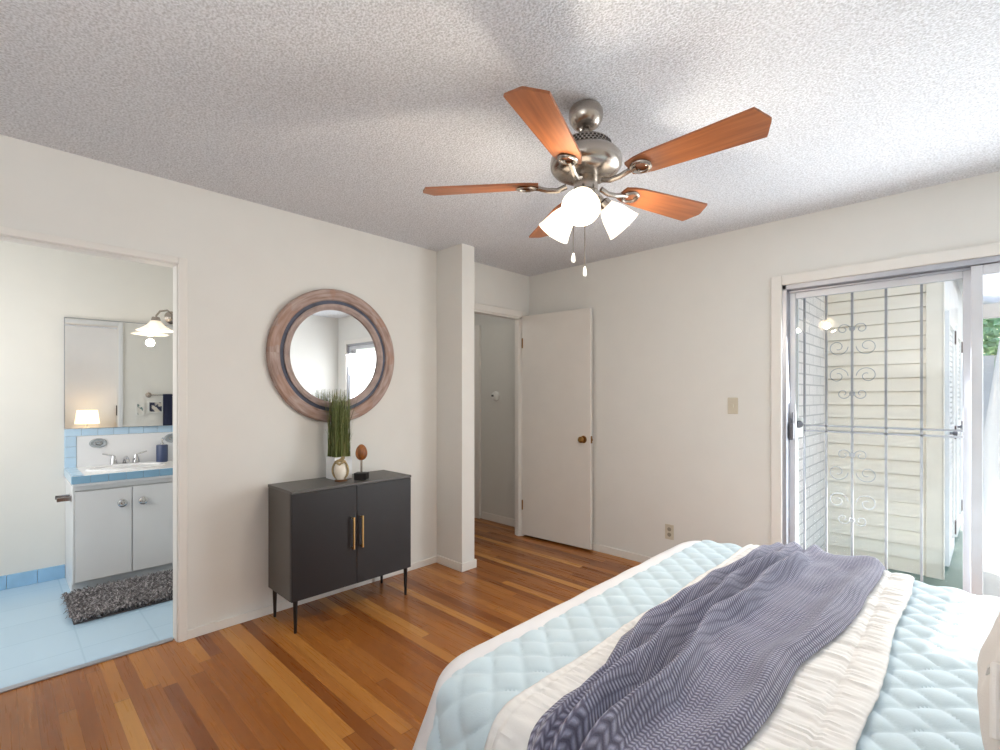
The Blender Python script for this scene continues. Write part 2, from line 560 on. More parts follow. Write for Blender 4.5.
# baseboards
b = MB()
b.box(XL, XL + .012, YB, BY0 - .042, 0, .05); b.box(XL, XL + .012, BY1 + .042, 2.405, 0, .05)
b.box(XL, XL + .012, 2.53, HY0 - .06, 0, .05)
struct(b.build('baseboard_left', M['trim'], bevel=.003))
b = MB(); b.box(XL + .012, -2.718, 2.392, 2.405, 0, .062); b.box(-2.73, -2.717, 2.392, 2.543, 0, .062)
b.box(XL + .012, -2.718, 2.53, 2.543, 0, .062)
struct(b.build('baseboard_partition', M['trim'], bevel=.003))
b = MB(); b.box(XL, DX0 - .07, YR - .012, YR, 0, .06); b.box(DX1 + .07, XH, YR - .012, YR, 0, .06)
struct(b.build('baseboard_right', M['trim'], bevel=.003))
b = MB(); b.box(XH - .012, XH, YB, YR, 0, .06)
struct(b.build('baseboard_headboard', M['trim'], bevel=.003))


# casings (trim)
def casing(name, x0, x1, segs, mat):
    b = MB()
    for (a0, a1, z0, z1) in segs: b.box(x0, x1, a0, a1, z0, z1)
    return struct(b.build(name, mat, bevel=.005))


casing('trim_1', XL - .002, XL + .018, [(BY1, BY1 + .042, 0, BZ + .036), (BY0 - .042, BY0, 0, BZ + .036), (BY0, BY1, BZ, BZ + .036)], M['trim'])
casing('trim_5', XI - .026, XI - .012, [(BY1 + .006, BY1 + .042, 0, BZ + .042), (BY0 - .042, BY0 - .006, 0, BZ + .042), (BY0 - .006, BY1 + .006, BZ + .006, BZ + .042)], M['vanity_white'])
b = MB(); b.box(XI - .012, XL, BY1 - .004, BY1, 0, BZ); b.box(XI - .012, XL, BY0, BY0 + .004, 0, BZ); b.box(XI - .012, XL, BY0, BY1, BZ - .004, BZ)
struct(b.build('trim_2', M['trim']))
b = MB(); b.box(XL - .065, XL - .03, BY0 + .012, BY1 - .012, 0, .009)
struct(b.build('threshold_bathroom', M['alu'], bevel=.003))
casing('trim_3', XL - .002, XL + .016, [(HY1, HY1 + .058, 0, HZ + .058), (HY0 - .058, HY0, 0, HZ + .058), (HY0, HY1, HZ, HZ + .058)], M['trim'])
b = MB(); b.box(XI, XL, HY1 - .014, HY1, 0, HZ); b.box(XI, XL, HY0, HY0 + .014, 0, HZ); b.box(XI, XL, HY0, HY1, HZ - .014, HZ)
b.box(XI + .03, XI + .06, HY1 - .026, HY1 - .014, 0, HZ)
struct(b.build('trim_6', M['trim']))

# hall door leaf, opened flat against the right wall
DH = T(XL + .018, 3.402, 0) @ Matrix.Rotation(math.radians(4.2), 4, 'Z')
b = MB(); b.box(0, .712, 0, .035, .018, 2.045, DH)
dl = struct(b.build('door_1', M['doorpaint'], bevel=.002), 'plain cream slab door standing open against the wall')
dl['category'] = 'door'
kb = MB(); kb.lathe([(0, .062), (.017, .060), (.026, .050), (.027, .038), (.018, .026), (.011, .018), (.011, .006), (.030, .005), (.032, 0), (0, 0)],
                    DH @ frame_to((0, -1, 0), (.645, 0, .938)), 24)
kb.build('knob', M['oldbrass'], dl, smooth=True)
kb = MB(); kb.box(.712, .7145, .006, .029, .908, .968, DH); kb.box(.713, .722, .011, .023, .928, .948, DH)
kb.build('latch_plate', M['oldbrass'], dl)
for z in (.25, 1.75):
    h = MB(); h.tube([(XL + .018, 3.398, z), (XL + .018, 3.398, z + .09)], .006, 8); h.build('hinge', M['oldbrass'], dl)

# ------------------------------------------------------------------ sliding glass door (frame, two panels)
CW = .062
b = MB()
b.box(DX0 - CW + .02, DX0 + .02, YR - .02, YR + .002, 0, DZ + CW - .02)
b.box(DX1 - .02, DX1 + CW - .02, YR - .02, YR + .002, 0, DZ + CW - .02)
b.box(DX0 + .02, DX1 - .02, YR - .02, YR + .002, DZ - .02, DZ + CW - .02)
struct(b.build('trim_7', M['trim'], bevel=.004))
b = MB()
b.box(DX0, DX0 + .045, YR, YR + .13, 0, DZ); b.box(DX1 - .045, DX1, YR, YR + .13, 0, DZ)
b.box(DX0, DX1, YR + .0, YR + .13, DZ - .05, DZ); b.box(DX0, DX1, YR, YR + .13, 0, .03)
b.box(DX0, DX1, YR + .055, YR + .062, DZ - .065, DZ - .05)
gd = struct(b.build('door_2', M['alu'], bevel=.003), 'sliding glass patio door in an aluminium frame')
gd['category'] = 'door'


def panel(x0, x1, y0, y1, stile, mat_l, mat_r, gname):
    z0, z1 = .032, DZ - .052
    p = MB(); p.box(x0, x0 + stile, y0, y1, z0, z1); p.box(x0 + stile, x1 - stile, y0, y1, z1 - .05, z1); p.box(x0 + stile, x1 - stile, y0, y1, z0, z0 + .07)
    po = p.build('sliding_panel', mat_l, gd, bevel=.003)
    s = MB(); s.box(x1 - stile, x1, y0, y1, z0, z1); s.build('meeting_stile', mat_r, po, bevel=.003)
    g = MB(); ym = (y0 + y1) / 2; g.box(x0 + stile - .01, x1 - stile + .01, ym - .002, ym + .002, z0 + .06, z1 - .04)
    g.build('glass_pane', M['glass'], po)
    return po


pl = panel(DX0 + .03, .005, YR + .07, YR + .10, .048, M['alu_white'], M['alu_white'], 'a')
pr = panel(-.012, DX1 - .03, YR + .02, YR + .05, .045, M['alu_white'], M['alu_white'], 'b')
# latch handle on the jamb side of the panel
b = MB(); b.box(DX0 + .034, DX0 + .066, YR + .052, YR + .07, 1.02, 1.16); b.box(DX0 + .052, DX0 + .076, YR + .03, YR + .052, 1.03, 1.13)
b.box(DX0 + .06, DX0 + .07, YR + .05, YR + .068, 1.13, 1.2)
b.build('latch_handle', M['alu_dark'], pl, bevel=.004)

# ------------------------------------------------------------------ security screen door outside
YS = YR + .155
sd = thing('security_screen', (-.45, YS, 0), 'white steel security screen with scrolls behind the sliding glass', 'security door')
b = MB()
b.box(-.865, -.83, YS - .012, YS + .012, .0, 2.0); b.box(-.03, .0, YS - .012, YS + .012, 0, 2.0)
b.box(-.83, -.03, YS - .012, YS + .012, 1.965, 2.0); b.box(-.83, -.03, YS - .012, YS + .012, 0, .04)
b.build('frame', M['ext_white'], sd, bevel=.003)
for xb in (-.795, -.675, -.54, -.375, -.215):
    q = MB(); q.box(xb - .006, xb + .006, YS - .006, YS + .006, .04, 1.965); q.build('bar', M['grille'], sd)
for z in (1.08, 1.115):
    q = MB(); q.box(-.83, -.03, YS - .006, YS + .006, z - .006, z + .006); q.build('cross_bar', M['grille'], sd)


def spiral(cx, cz, r, a0, turns, sgn):
    return [(cx + sgn * r * (1 - .75 * t / 20) * math.cos(a0 + turns * 2 * PI * t / 20), YS,
             cz + r * (1 - .75 * t / 20) * math.sin(a0 + turns * 2 * PI * t / 20)) for t in range(21)]


for zc in (1.52, .74):
    for sgn in (1, -1):
        for (ox, oz, r_, tn) in ((.075, .09, .055, 1.3), (.075, -.09, .055, -1.3), (.045, .2, .035, -1.2), (.045, -.2, .035, 1.2)):
            q = MB(); q.tube(spiral(-.54 + sgn * ox, zc + oz, r_, PI, tn, sgn), .002, 6)
            q.build('scroll', M['grille'], sd, smooth=True)
    for oz in (.2, -.2):
        q = MB(); q.lathe([(0, -.012), (.012, -.012), (.016, 0), (.012, .012), (0, .012)], frame_to((0, 1, 0), (-.54, YS, zc + oz)), 12)
        q.build('boss', M['grille'], sd, smooth=True)
q = MB(); q.box(-.865, -.80, YS - .02, YS + .02, 1.04, 1.16); lk = q.build('lock_box', M['ext_white'], sd, bevel=.003)
q = MB(); q.lathe([(0, .012), (.018, .012), (.022, .006), (.024, 0), (0, 0)], frame_to((0, -1, 0), (-.822, YS - .02, 1.12)), 24)
q.build('lock_cylinder', M['alu_dark'], lk, smooth=True)

# ------------------------------------------------------------------ outside the door
GZ = -.12
b = MB(); b.box(-1.2, 3.5, YR + .14, 14, GZ - .05, GZ)
struct(b.build('ground_patio', M['paver']))
b = MB(); b.box(-.95, .03, YR + .14, 9.0, GZ, GZ + .006)
struct(b.build('porch_floor', M['green_floor']))
b = MB(); b.box(-1.15, -.95, YR + .14, 5.25, GZ, 2.62)
struct(b.build('wall_brick', M['brick']))
# lap siding facing the door: saw-tooth boards
b = MB()
CP = .112
z = GZ; i = 0
while z < 2.55:
    b.box(-.95, -.262, 5.13, 5.25, z, z + CP)
    # leaning board face
    b.add([(-.95, 5.100, z + .007), (-.262, 5.100, z + .007), (-.262, 5.116, z + CP), (-.95, 5.116, z + CP), (-.95, 5.13, z + .007), (-.262, 5.13, z + .007)],
          [(0, 1, 2, 3), (0, 4, 5, 1), (0, 3, 4), (1, 5, 2)])
    z += CP
struct(b.build('wall_siding', M['siding']))
b = MB(); b.box(-.272, -.17, 5.085, 5.25, GZ, 2.56); b.box(-.18, -.165, 5.085, 5.2, GZ, 2.56)
struct(b.build('trim_8', M['ext_cream'], bevel=.004))


def skx(y): return -.17 + .022 * (y - 5.1)


skew = Matrix.Rotation(-math.atan(.022), 4, 'Z')
SK = T(-.17, 5.1, 0) @ skew
b = MB(); b.box(-.12, -.012, .15, 4.2, GZ, 2.56, SK)
struct(b.build('wall_closet', M['ext_white']))
for nm, y0, y1, lab in (('closet_door', .28, 1.02, 'white louvred closet door on the porch nearest the siding corner'),
                        ('closet_door', 1.45, 2.28, 'white louvred closet door farther along the porch')):
    r = thing(nm, tuple(SK @ Vector((0, (y0 + y1) / 2, GZ))), lab, 'closet door', 'porch closet doors')
    q = MB()
    q.box(-.012, .02, y0, y0 + .09, GZ + .04, 2.0, SK); q.box(-.012, .02, y1 - .09, y1, GZ + .04, 2.0, SK)
    for zz in (GZ + .04, .95, 1.9): q.box(-.012, .02, y0 + .09, y1 - .09, zz, zz + .1, SK)
    q.build('frame', M['ext_white'], r, bevel=.003)
    q = MB(); zz = GZ + .16
    while zz < 1.88:
        if not .93 < zz < 1.05:
            q.box(-.012, .008, y0 + .09, y1 - .09, zz, zz + .03, SK)
        zz += .045
    q.build('louvre', M['ext_white'], r)
    for zz in (.1, .97, 1.84):
        q = MB(); q.box(.018, .03, y1 - .02, y1 + .05, zz - .06, zz + .06, SK); q.build('hinge', M['hinge'], r)
    q = MB(); q.lathe([(0, .05), (.02, .045), (.024, .03), (.01, .015), (.012, 0), (0, 0)], SK @ frame_to((1, 0, 0), (.02, y0 + .05, 1.0)), 16)
    q.build('knob', M['alu_dark'], r, smooth=True)
# solid porch roof, extended past the alcove to block sun from pane and floor
b = MB(); b.box(-1.15, .07, YR + .14, 5.6, 2.56, 2.66); b.box(-1.15, -.02, 5.6, 7.85, 2.56, 2.66); b.box(-1.15, .32, 7.85, 10.8, 2.56, 2.66)
struct(b.build('roof_porch_sunblock', M['ext_white']))
b = MB(); b.tube([(-.06, 5.65, 2.5), (-.03, 7.8, 2.5)], .045, 8)
tag(b.build('gutter', M['fence'], smooth=True), 'pale grey gutter along the porch roof edge', 'gutter')
# open patio cover of corrugated panels farther out
pc = thing('patio_cover', (1.4, 7.5, GZ), 'white corrugated patio cover on a beam and posts', 'patio cover')
b = MB(); n = 90
b.grid(n, 2, lambda u, v: (.0 + 3.4 * u, 5.3 + 2.5 * v, 2.62 - .25 * v + .018 * math.sin(u * n * PI / 3)))
b.build('corrugated_roof', M['corr'], pc, smooth=True)
b = MB(); b.box(-.02, 3.4, 7.6, 7.72, 2.17, 2.32); b.build('beam', M['fence'], pc, bevel=.005)
for xx in (1.2, 3.1):
    b = MB(); b.box(xx, xx + .09, 7.61, 7.7, GZ, 2.17); b.build('post', M['ext_white'], pc)
for xx in (.3, 1.1, 1.9, 2.7):
    b = MB(); b.box(xx, xx + .04, 5.3, 7.6, 2.40, 2.44, None); b.build('rafter', M['ext_white'], pc)
# fence and tree behind it
fe = thing('garden_fence', (.8, 11.5, GZ), 'pale grey board fence at the end of the patio', 'fence')
b = MB()
x = -1.2
while x < 4:
    b.box(x, x + .138, 11.5, 11.52, GZ, 1.98); x += .145
b.build('boards', M['fence'], fe)
b = MB(); b.box(-1.2, 4, 11.52, 11.56, .3, .38); b.box(-1.2, 4, 11.52, 11.56, 1.5, 1.58); b.build('rail', M['fence'], fe)
tr = thing('garden_tree', (.55, 13.2, GZ), 'leafy green tree beyond the pale fence', 'tree')
b = MB(); b.tube([(.55, 13.2, GZ), (.6, 13.2, 1.2), (.5, 13.25, 2.4)], [.12, .1, .06], 10)
b.build('trunk', M['bark'], tr, smooth=True)
b = MB(); rnd = random.Random(3)
for i in range(4500):
    a = rnd.uniform(0, 2 * PI); ph_ = rnd.uniform(-1, 1); rr_ = rnd.uniform(.55, 1) * 1.0
    p = Vector((.5 + 1.5 * rr_ * math.cos(a) * math.sqrt(1 - ph_ ** 2), 13.3 + .9 * rr_ * math.sin(a) * math.sqrt(1 - ph_ ** 2), 2.35 + .75 * rr_ * ph_))
    e1 = Vector((rnd.gauss(0, 1), rnd.gauss(0, 1), rnd.gauss(0, .6))).normalized(); e2 = e1.orthogonal().normalized()
    s = rnd.uniform(.06, .12)
    b.add([p - e1 * s, p + e2 * s * .45, p + e1 * s, p - e2 * s * .45], [(0, 1, 2, 3)])
b.build('foliage', M['leaf'], tr)

# white drape hanging from the patio cover beyond the glass
ct = thing('patio_curtain', (.6, 5.6, GZ), 'white cloth drape hanging outside under the patio cover', 'curtain')
b = MB()


def cur(u, v):
    z = GZ + .03 + 2.44 * v
    left = .056 + (.0 if z < 1.0 else .085 * min(1, (z - 1.0) / .72) + max(0, z - 1.72) * .14)
    x = left + (1.25 - left) * u
    return (x, 5.6 + .03 * math.sin(u * 2 * PI * 9 + .4 * math.sin(4 * v)), z)


b.grid(200, 24, cur)
b.build('curtain_panel', M['sheer'], ct, smooth=True)
b = MB(); b.tube([(.1, 5.6, 2.365), (1.5, 5.6, 2.365)], .012, 10)
b.build('curtain_rod', M['alu'], ct, smooth=True)
# ------------------------------------------------------------------ ceiling fan
FX, FY = -1.090, 1.604
fan = thing('ceiling_fan', (FX, FY, ZC), 'brushed nickel ceiling fan with five reddish wood blades and three lit shades', 'ceiling fan')
F0 = T(FX, FY, 0)
b = MB(); b.lathe([(0, 2.44), (.046, 2.44), (.058, 2.432), (.066, 2.416), (.067, 2.40), (.062, 2.38), (.05, 2.362), (.034, 2.352), (.024, 2.351), (.018, 2.357), (0, 2.358)], F0, 40)
b.build('canopy', M['nickel'], fan, smooth=True)
b = MB(); b.lathe([(0, 2.37), (.012, 2.368), (.012, 2.316), (.03, 2.313), (.034, 2.30), (0, 2.296)], F0, 24)
b.build('downrod', M['nickel'], fan, smooth=True)
b = MB()
b.lathe([(0, 2.302), (.075, 2.300), (.090, 2.293), (.097, 2.284), (.104, 2.258), (.122, 2.25), (.136, 2.232), (.139, 2.215), (.136, 2.195),
         (.122, 2.178), (.098, 2.166), (.06, 2.160), (0, 2.158)], F0, 48)
mh = b.build('motor_housing', M['nickel'], fan, smooth=True)
b = MB()
for r_ in range(3):
    for i in range(40):
        a = 2 * PI * (i + .5 * (r_ % 2)) / 40
        z = 2.2615 + .0095 * r_
        c, s = math.cos(a), math.sin(a)
        m = T(FX + (.1025 - .0026 * r_) * c, FY + (.1025 - .0026 * r_) * s, z) @ Matrix.Rotation(a, 4, 'Z')
        b.prism([(-.0015, -.0045), (.0015, -.0045), (.0015, .0045), (-.0015, .0045)], -.0034, .0034, m)
b.build('vent_grille', M['nickel_dark'], mh)
b = MB(); b.lathe([(0, 2.16), (.042, 2.16), (.047, 2.15), (.047, 2.105), (.053, 2.098), (.053, 2.078), (.04, 2.065), (.015, 2.06), (.012, 2.05), (0, 2.047)], F0, 36)
b.build('switch_housing', M['nickel'], fan, smooth=True)

BLZ = 2.137


def blade_outline():
    # half outline along length (r, halfwidth)
    pts = []
    r0, r1 = .185, .655
    for i in range(13):
        t = i / 12
        r = r0 + (r1 - .03 - r0) * t
        hw = .050 + .020 * t
        if i == 0: hw = .034
        if i == 1: hw = .047
        pts.append((r, hw))
    return pts, r1


half, R1 = blade_outline()
tip = [(R1 - .03, .070), (R1 - .021, .052), (R1 - .013, .032), (R1 - .003, .010), (R1, 0.0)]
outline = half + tip[1:] + [(x, -y) for x, y in reversed(half + tip[1:-1])]
for i in range(5):
    a = math.radians(1.2 + 72 * i)
    # ccw edge lower: rotate about the radial axis
    m = F0 @ Matrix.Rotation(a, 4, 'Z') @ T(0, 0, BLZ) @ Matrix.Rotation(math.radians(-12), 4, 'X')
    b = MB(); b.prism(outline, -.004, .004, m)
    nloc = len(outline)
    for j, (x, y) in enumerate(outline):
        b.uv[j] = (x + i * 1.7, y); b.uv[nloc + j] = (x + i * 1.7, y)
    bl = b.build('blade', M['blade'], fan)
    q = MB()
    arm = [(.075, 0, -.008), (.11, 0, -.022), (.15, 0, -.020), (.185, 0, -.010), (.215, 0, -.008)]
    q.tube([m @ Vector(p) for p in arm], [.011, .010, .010, .010, .008], 10)
    # looped bracket under the blade root
    ring = [m @ Vector((.232 + .034 * math.cos(t), .030 * math.sin(t), -.009)) for t in [2 * PI * k_ / 20 for k_ in range(21)]]
    q.tube(ring, .007, 8, caps=False)
    for (sx, sy) in ((.215, .02), (.215, -.02), (.258, 0)):
        q.lathe([(0, -.012), (.006, -.011), (.008, -.005), (0, -.004)], m @ T(sx, sy, 0), 10)
    q.build('blade_iron', M['nickel'], bl, smooth=True)

# three lit glass shades on angled arms
k = NT('lit_frosted_glass')
k.set(Base_Color=lin(250, 244, 232), Roughness=.5)
k.p.inputs['Emission Color'].default_value = (1.0, .86, .68, 1)
k.p.inputs['Emission Strength'].default_value = 2.0
M['shade'] = k.m
M['bulb'] = emit('lit_bulb', (255, 230, 195), 12)
for az in (-62, 58, 178):
    a = math.radians(az)
    dirv = Vector((math.cos(a) * .72, math.sin(a) * .72, -.69)).normalized()
    o = Vector((FX + .045 * math.cos(a), FY + .045 * math.sin(a), 2.095))
    m = frame_to(dirv, o)
    q = MB(); q.lathe([(0, 0), (.014, 0), (.014, .03), (.026, .036), (.028, .06), (.024, .066), (0, .066)], m, 24)
    lh = q.build('lamp_holder', M['nickel'], fan, smooth=True)
    q = MB(); prof = [(.024, .052), (.030, .060), (.040, .078), (.050, .10), (.057, .125), (.064, .150), (.070, .165),
                      (.067, .166), (.061, .150), (.054, .125), (.047, .10), (.037, .078), (.027, .062)]
    q.lathe(prof, m, 40)
    q.build('lamp_shade', M['shade'], lh, smooth=True)
    q = MB(); q.lathe([(0, .066), (.012, .068), (.014, .078), (.026, .098), (.030, .115), (.026, .130), (.012, .140), (0, .142)], m, 20)
    q.build('light_bulb', M['bulb'], lh, smooth=True)
    lamp('fan_bulb_light', 'POINT', 10.5, o + dirv * .185, size=.03, color=(1.0, .88, .72))
for (dx, dy, zl) in ((-.036, -.033, 1.865), (.000, -.007, 1.81)):
    q = MB(); q.tube([(FX + dx, FY + dy, 2.06), (FX + dx, FY + dy, zl)], .0022, 6)
    pc_ = q.build('pull_chain', M['nickel'], fan)
    q = MB(); q.lathe([(0, .0), (.004, -.002), (.007, -.02), (.008, -.03), (.005, -.038), (0, -.04)], T(FX + dx, FY + dy, zl), 12)
    q.build('chain_fob', M['white_plastic'], pc_, smooth=True)

# ------------------------------------------------------------------ black cabinet
CX0, CX1, CY0, CY1, CZ0, CZ1 = -2.985, -2.66, 1.112, 1.897, .178, .785
cb = thing('cabinet', ((CX0 + CX1) / 2, (CY0 + CY1) / 2, 0), 'low black two-door cabinet on thin legs under the round mirror', 'cabinet')
b = MB()
b.box(CX0, CX1 - .02, CY0, CY0 + .018, CZ0, CZ1 - .016); b.box(CX0, CX1 - .02, CY1 - .018, CY1, CZ0, CZ1 - .016)
b.box(CX0, CX1 - .02, CY0 + .018, CY1 - .018, CZ0, CZ0 + .018); b.box(CX0, CX0 + .01, CY0 + .018, CY1 - .018, CZ0 + .018, CZ1 - .016)
b.box(CX0 + .01, CX1 - .03, CY0 + .018, CY1 - .018, .45, .466)
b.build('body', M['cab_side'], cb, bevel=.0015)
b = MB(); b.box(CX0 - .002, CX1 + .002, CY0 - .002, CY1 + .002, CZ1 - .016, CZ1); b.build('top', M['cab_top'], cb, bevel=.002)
ym = (CY0 + CY1) / 2
for (y0, y1, hy) in ((CY0 + .001, ym - .0015, ym - .032), (ym + .0015, CY1 - .001, ym + .026)):
    b = MB(); b.box(CX1 - .019, CX1, y0, y1, CZ0 + .001, CZ1 - .018); dr = b.build('door', M['cab'], cb, bevel=.0015)
    q = MB(); q.box(CX1 + .018, CX1 + .028, hy - .005, hy + .005, .395, .585)
    q.box(CX1, CX1 + .02, hy - .0045, hy + .0045, .397, .407); q.box(CX1, CX1 + .02, hy - .0045, hy + .0045, .573, .583)
    q.build('handle', M['brass'], dr, bevel=.0015)
for (xx, yy) in ((CX1 - .02, CY0 + .03), (CX1 - .02, CY1 - .03), (CX0 + .02, CY0 + .03), (CX0 + .02, CY1 - .03)):
    b = MB(); b.tube([(xx, yy, 0), (xx, yy, CZ0)], [.008, .013], 14); b.build('leg', M['black'], cb, smooth=True)

# ------------------------------------------------------------------ round mirror on the left wall
MY, MZ = 1.548, 1.566
rm = thing('round_mirror', (XL, MY, MZ), 'round mirror in a wide washed wood ring above the black cabinet', 'mirror')
mm = frame_to((math.cos(math.radians(1.25)), -math.sin(math.radians(1.25)), -.009), (XL + .010, MY, MZ))
mm = mm @ Matrix.Rotation(math.radians(0), 4, 'Z')
b = MB(); b.lathe([(.362, .0), (.430, .0), (.435, .006), (.435, .028), (.425, .038), (.368, .036), (.362, .028)], mm, 96, closed=True)
b.build('frame', M['ringwood'], rm, smooth=True)
b = MB(); b.lathe([(.338, .002), (.363, .002), (.363, .022), (.338, .022)], mm, 96, closed=True); b.build('dark_band', M['ringband'], rm)
b = MB(); b.lathe([(.302, .002), (.339, .002), (.339, .034), (.322, .038), (.302, .026)], mm, 96, closed=True); b.build('inner_ring', M['ringinner'], rm, smooth=True)
b = MB(); b.lathe([(0, .014), (.305, .014), (.305, .004), (0, .004)], mm, 96); b.build('mirror_glass', M['mirror'], rm)

# ------------------------------------------------------------------ ornaments on the cabinet
px, py = -2.885, 1.507
pg = thing('potted_grass', (px, py, CZ1), 'tall green ornamental grass in a white square pot on the black cabinet', 'potted plant')
b = MB(); b.prism([(-.058, -.058), (.058, -.058), (.058, .058), (-.058, .058)], 0, .138, T(px, py, CZ1))
b.prism([(-.05, -.05), (.05, -.05), (.05, .05), (-.05, .05)], .1385, .1395, T(px, py, CZ1))
b.build('pot', M['white_gloss'], pg, bevel=.004)
k = NT('grass_blades')
ri = k.n('ShaderNodeNewGeometry').outputs['Random Per Island']
k.set(Base_Color=k.ramp(ri, [(0, lin(70, 76, 38)), (.35, lin(94, 108, 56)), (.7, lin(126, 138, 80)), (1, lin(170, 170, 122))]), Roughness=.6)
M['grass'] = k.m
b = MB(); rnd = random.Random(11)
for i in range(520):
    x0, y0 = rnd.uniform(-.052, .052), rnd.uniform(-.052, .052)
    H_ = rnd.uniform(.30, .43) if rnd.random() < .8 else rnd.uniform(.15, .35)
    ang = rnd.uniform(0, 2 * PI); lean = rnd.gauss(0, .022) + (.05 if rnd.random() < .06 else 0)
    wd = rnd.uniform(.0022, .004)
    dx, dy = math.cos(ang), math.sin(ang); nx, ny = -dy, dx
    if x0 + dx * lean * 1.4 < -.075: dx = -dx
    pts = []
    for s in range(6):
        t = s / 5
        cxx = x0 + dx * lean * t * t * 1.4 + .004 * math.sin(9 * t + i); cyy = y0 + dy * lean * t * t * 1.4
        ww = wd * (1 - .85 * t)
        pts.append((Vector((px + cxx - nx * ww, py + cyy - ny * ww, CZ1 + .139 + H_ * t)), Vector((px + cxx + nx * ww, py + cyy + ny * ww, CZ1 + .139 + H_ * t))))
    for s in range(5): pass
    vs = [p for pr_ in pts for p in pr_]
    b.add(vs, [(2 * s, 2 * s + 1, 2 * s + 3, 2 * s + 2) for s in range(5)])
b.build('grass', M['grass'], pg)

# white ceramic jar wrapped in a tan rope-like ring, knotted on top
jx, jy = -2.775, 1.462
M['tan'] = plain('tan_rope', (164, 146, 108), .8, noise_amt=.35, nscale=40)
M['wax'] = plain('cream_glaze', (236, 228, 214), .35, noise_amt=.06, nscale=20)
M['darktan'] = plain('brown_foot', (92, 64, 40), .6, noise_amt=.2, nscale=30)
jr = thing('wrapped_jar', (jx, jy, CZ1), 'small white rounded jar wrapped in tan cord in front of the grass pot', 'ornament')
b = MB(); b.lathe([(0, .012), (.026, .012), (.034, .03), (.041, .06), (.040, .085), (.030, .105), (.020, .112), (.018, .118), (0, .118)], T(jx, jy, CZ1), 28)
b.build('jar', M['wax'], jr, smooth=True)
cd = Vector((.697, -.717, 0))       # a loop round the jar facing into the room
side = Vector((.717, .697, 0))
q = MB()
loop = []
for t in range(37):
    a = 2 * PI * t / 36
    loop.append(Vector((jx, jy, CZ1 + .072)) + side * .047 * math.sin(a) * (1 + .08 * math.cos(a)) - Vector((0, 0, 1)) * .058 * math.cos(a) + cd * .012)
q.tube(loop, .0065, 8, caps=False)
for (dz, rr_, ox) in ((.128, .015, .004), (.142, .012, .012), (.118, .014, -.01)):
    q.lathe([(0, -rr_), (rr_ * .7, -rr_ * .7), (rr_, 0), (rr_ * .7, rr_ * .7), (0, rr_)], T(*(Vector((jx, jy, CZ1 + dz)) + side * ox)), 12)
q.tube([Vector((jx, jy, CZ1 + .12)) + side * -.03 + cd * .014, Vector((jx, jy, CZ1 + .105)) + cd * .034, Vector((jx, jy, CZ1 + .125)) + side * .03 + cd * .012], .007, 8)
q.build('cord', M['tan'], jr, smooth=True)
q = MB()
q.lathe([(0, 0), (.036, 0), (.038, .006), (.03, .013), (0, .013)], T(jx, jy, CZ1), 20)
q.build('foot_ring', M['darktan'], jr, smooth=True)

ex, ey = -2.748, 1.585
eg = thing('egg_ornament', (ex, ey, CZ1), 'brown wooden egg on a metal pin over a black block, on the cabinet', 'ornament')
b = MB(); b.prism([(-.038, -.03), (.038, -.03), (.038, .03), (-.038, .03)], 0, .042, T(ex, ey, CZ1) @ Matrix.Rotation(math.radians(40), 4, 'Z'))
b.build('base', M['black'], eg, bevel=.003)
b = MB(); b.tube([(ex, ey, CZ1 + .042), (ex, ey, CZ1 + .125)], .0065, 10); b.build('pin', M['nickel'], eg, smooth=True)
b = MB(); pr_ = []
for i in range(17):
    t = PI * i / 16
    pr_.append((.036 * math.sin(t) * (1 + .12 * math.cos(t)), -.05 * math.cos(t)))
pr_[0] = (0, -.05); pr_[-1] = (0, .05)
b.lathe(pr_, T(ex, ey, CZ1 + .168), 28)
b.build('egg', wood('egg_wood', (92, 50, 20), (176, 110, 52), 2, 10, .4, 4), eg, smooth=True)


# ------------------------------------------------------------------ wall plates
def wall_plate(name, x, z, wd, ht, lab, cat, kind):
    r = thing(name, (x, YR, z), lab, cat)
    b = MB(); b.box(x - wd / 2, x + wd / 2, YR - .006, YR, z - ht / 2, z + ht / 2); b.build('cover_plate', M['plate'], r, bevel=.003)
    if kind == 'switch':
        b = MB(); b.box(x - .006, x + .006, YR - .016, YR - .004, z - .012, z + .012); b.build('toggle', M['plate'], r, bevel=.001)
    else:
        for dz in (.02, -.02):
            b = MB(); b.lathe([(0, .004), (.014, .004), (.016, 0), (0, 0)], frame_to((0, -1, 0), (x, YR - .005, z + dz)), 20)
            sk_ = b.build('socket', M['plate_dark'], r)
    return r


wall_plate('light_switch', -1.188, 1.238, .068, .112, 'almond light switch plate on the wall beside the glass door', 'light switch', 'switch')
wall_plate('wall_outlet', -1.642, .284, .068, .112, 'almond power outlet low on the wall behind the bed foot', 'power outlet', 'outlet')
tm = thing('thermostat', (-3.555, 3.6, 1.31), 'round white thermostat on the hall wall seen through the doorway', 'thermostat')
b = MB(); b.lathe([(0, .03), (.03, .03), (.046, .02), (.05, 0), (0, 0)], frame_to((0, -1, 0), (-3.555, 3.6, 1.305)), 28); b.build('dial', M['white_plastic'], tm, smooth=True)
b = MB(); b.box(-3.585, -3.56, 3.562, 3.572, 1.298, 1.318); b.build('display', M['dark_plastic'], tm)

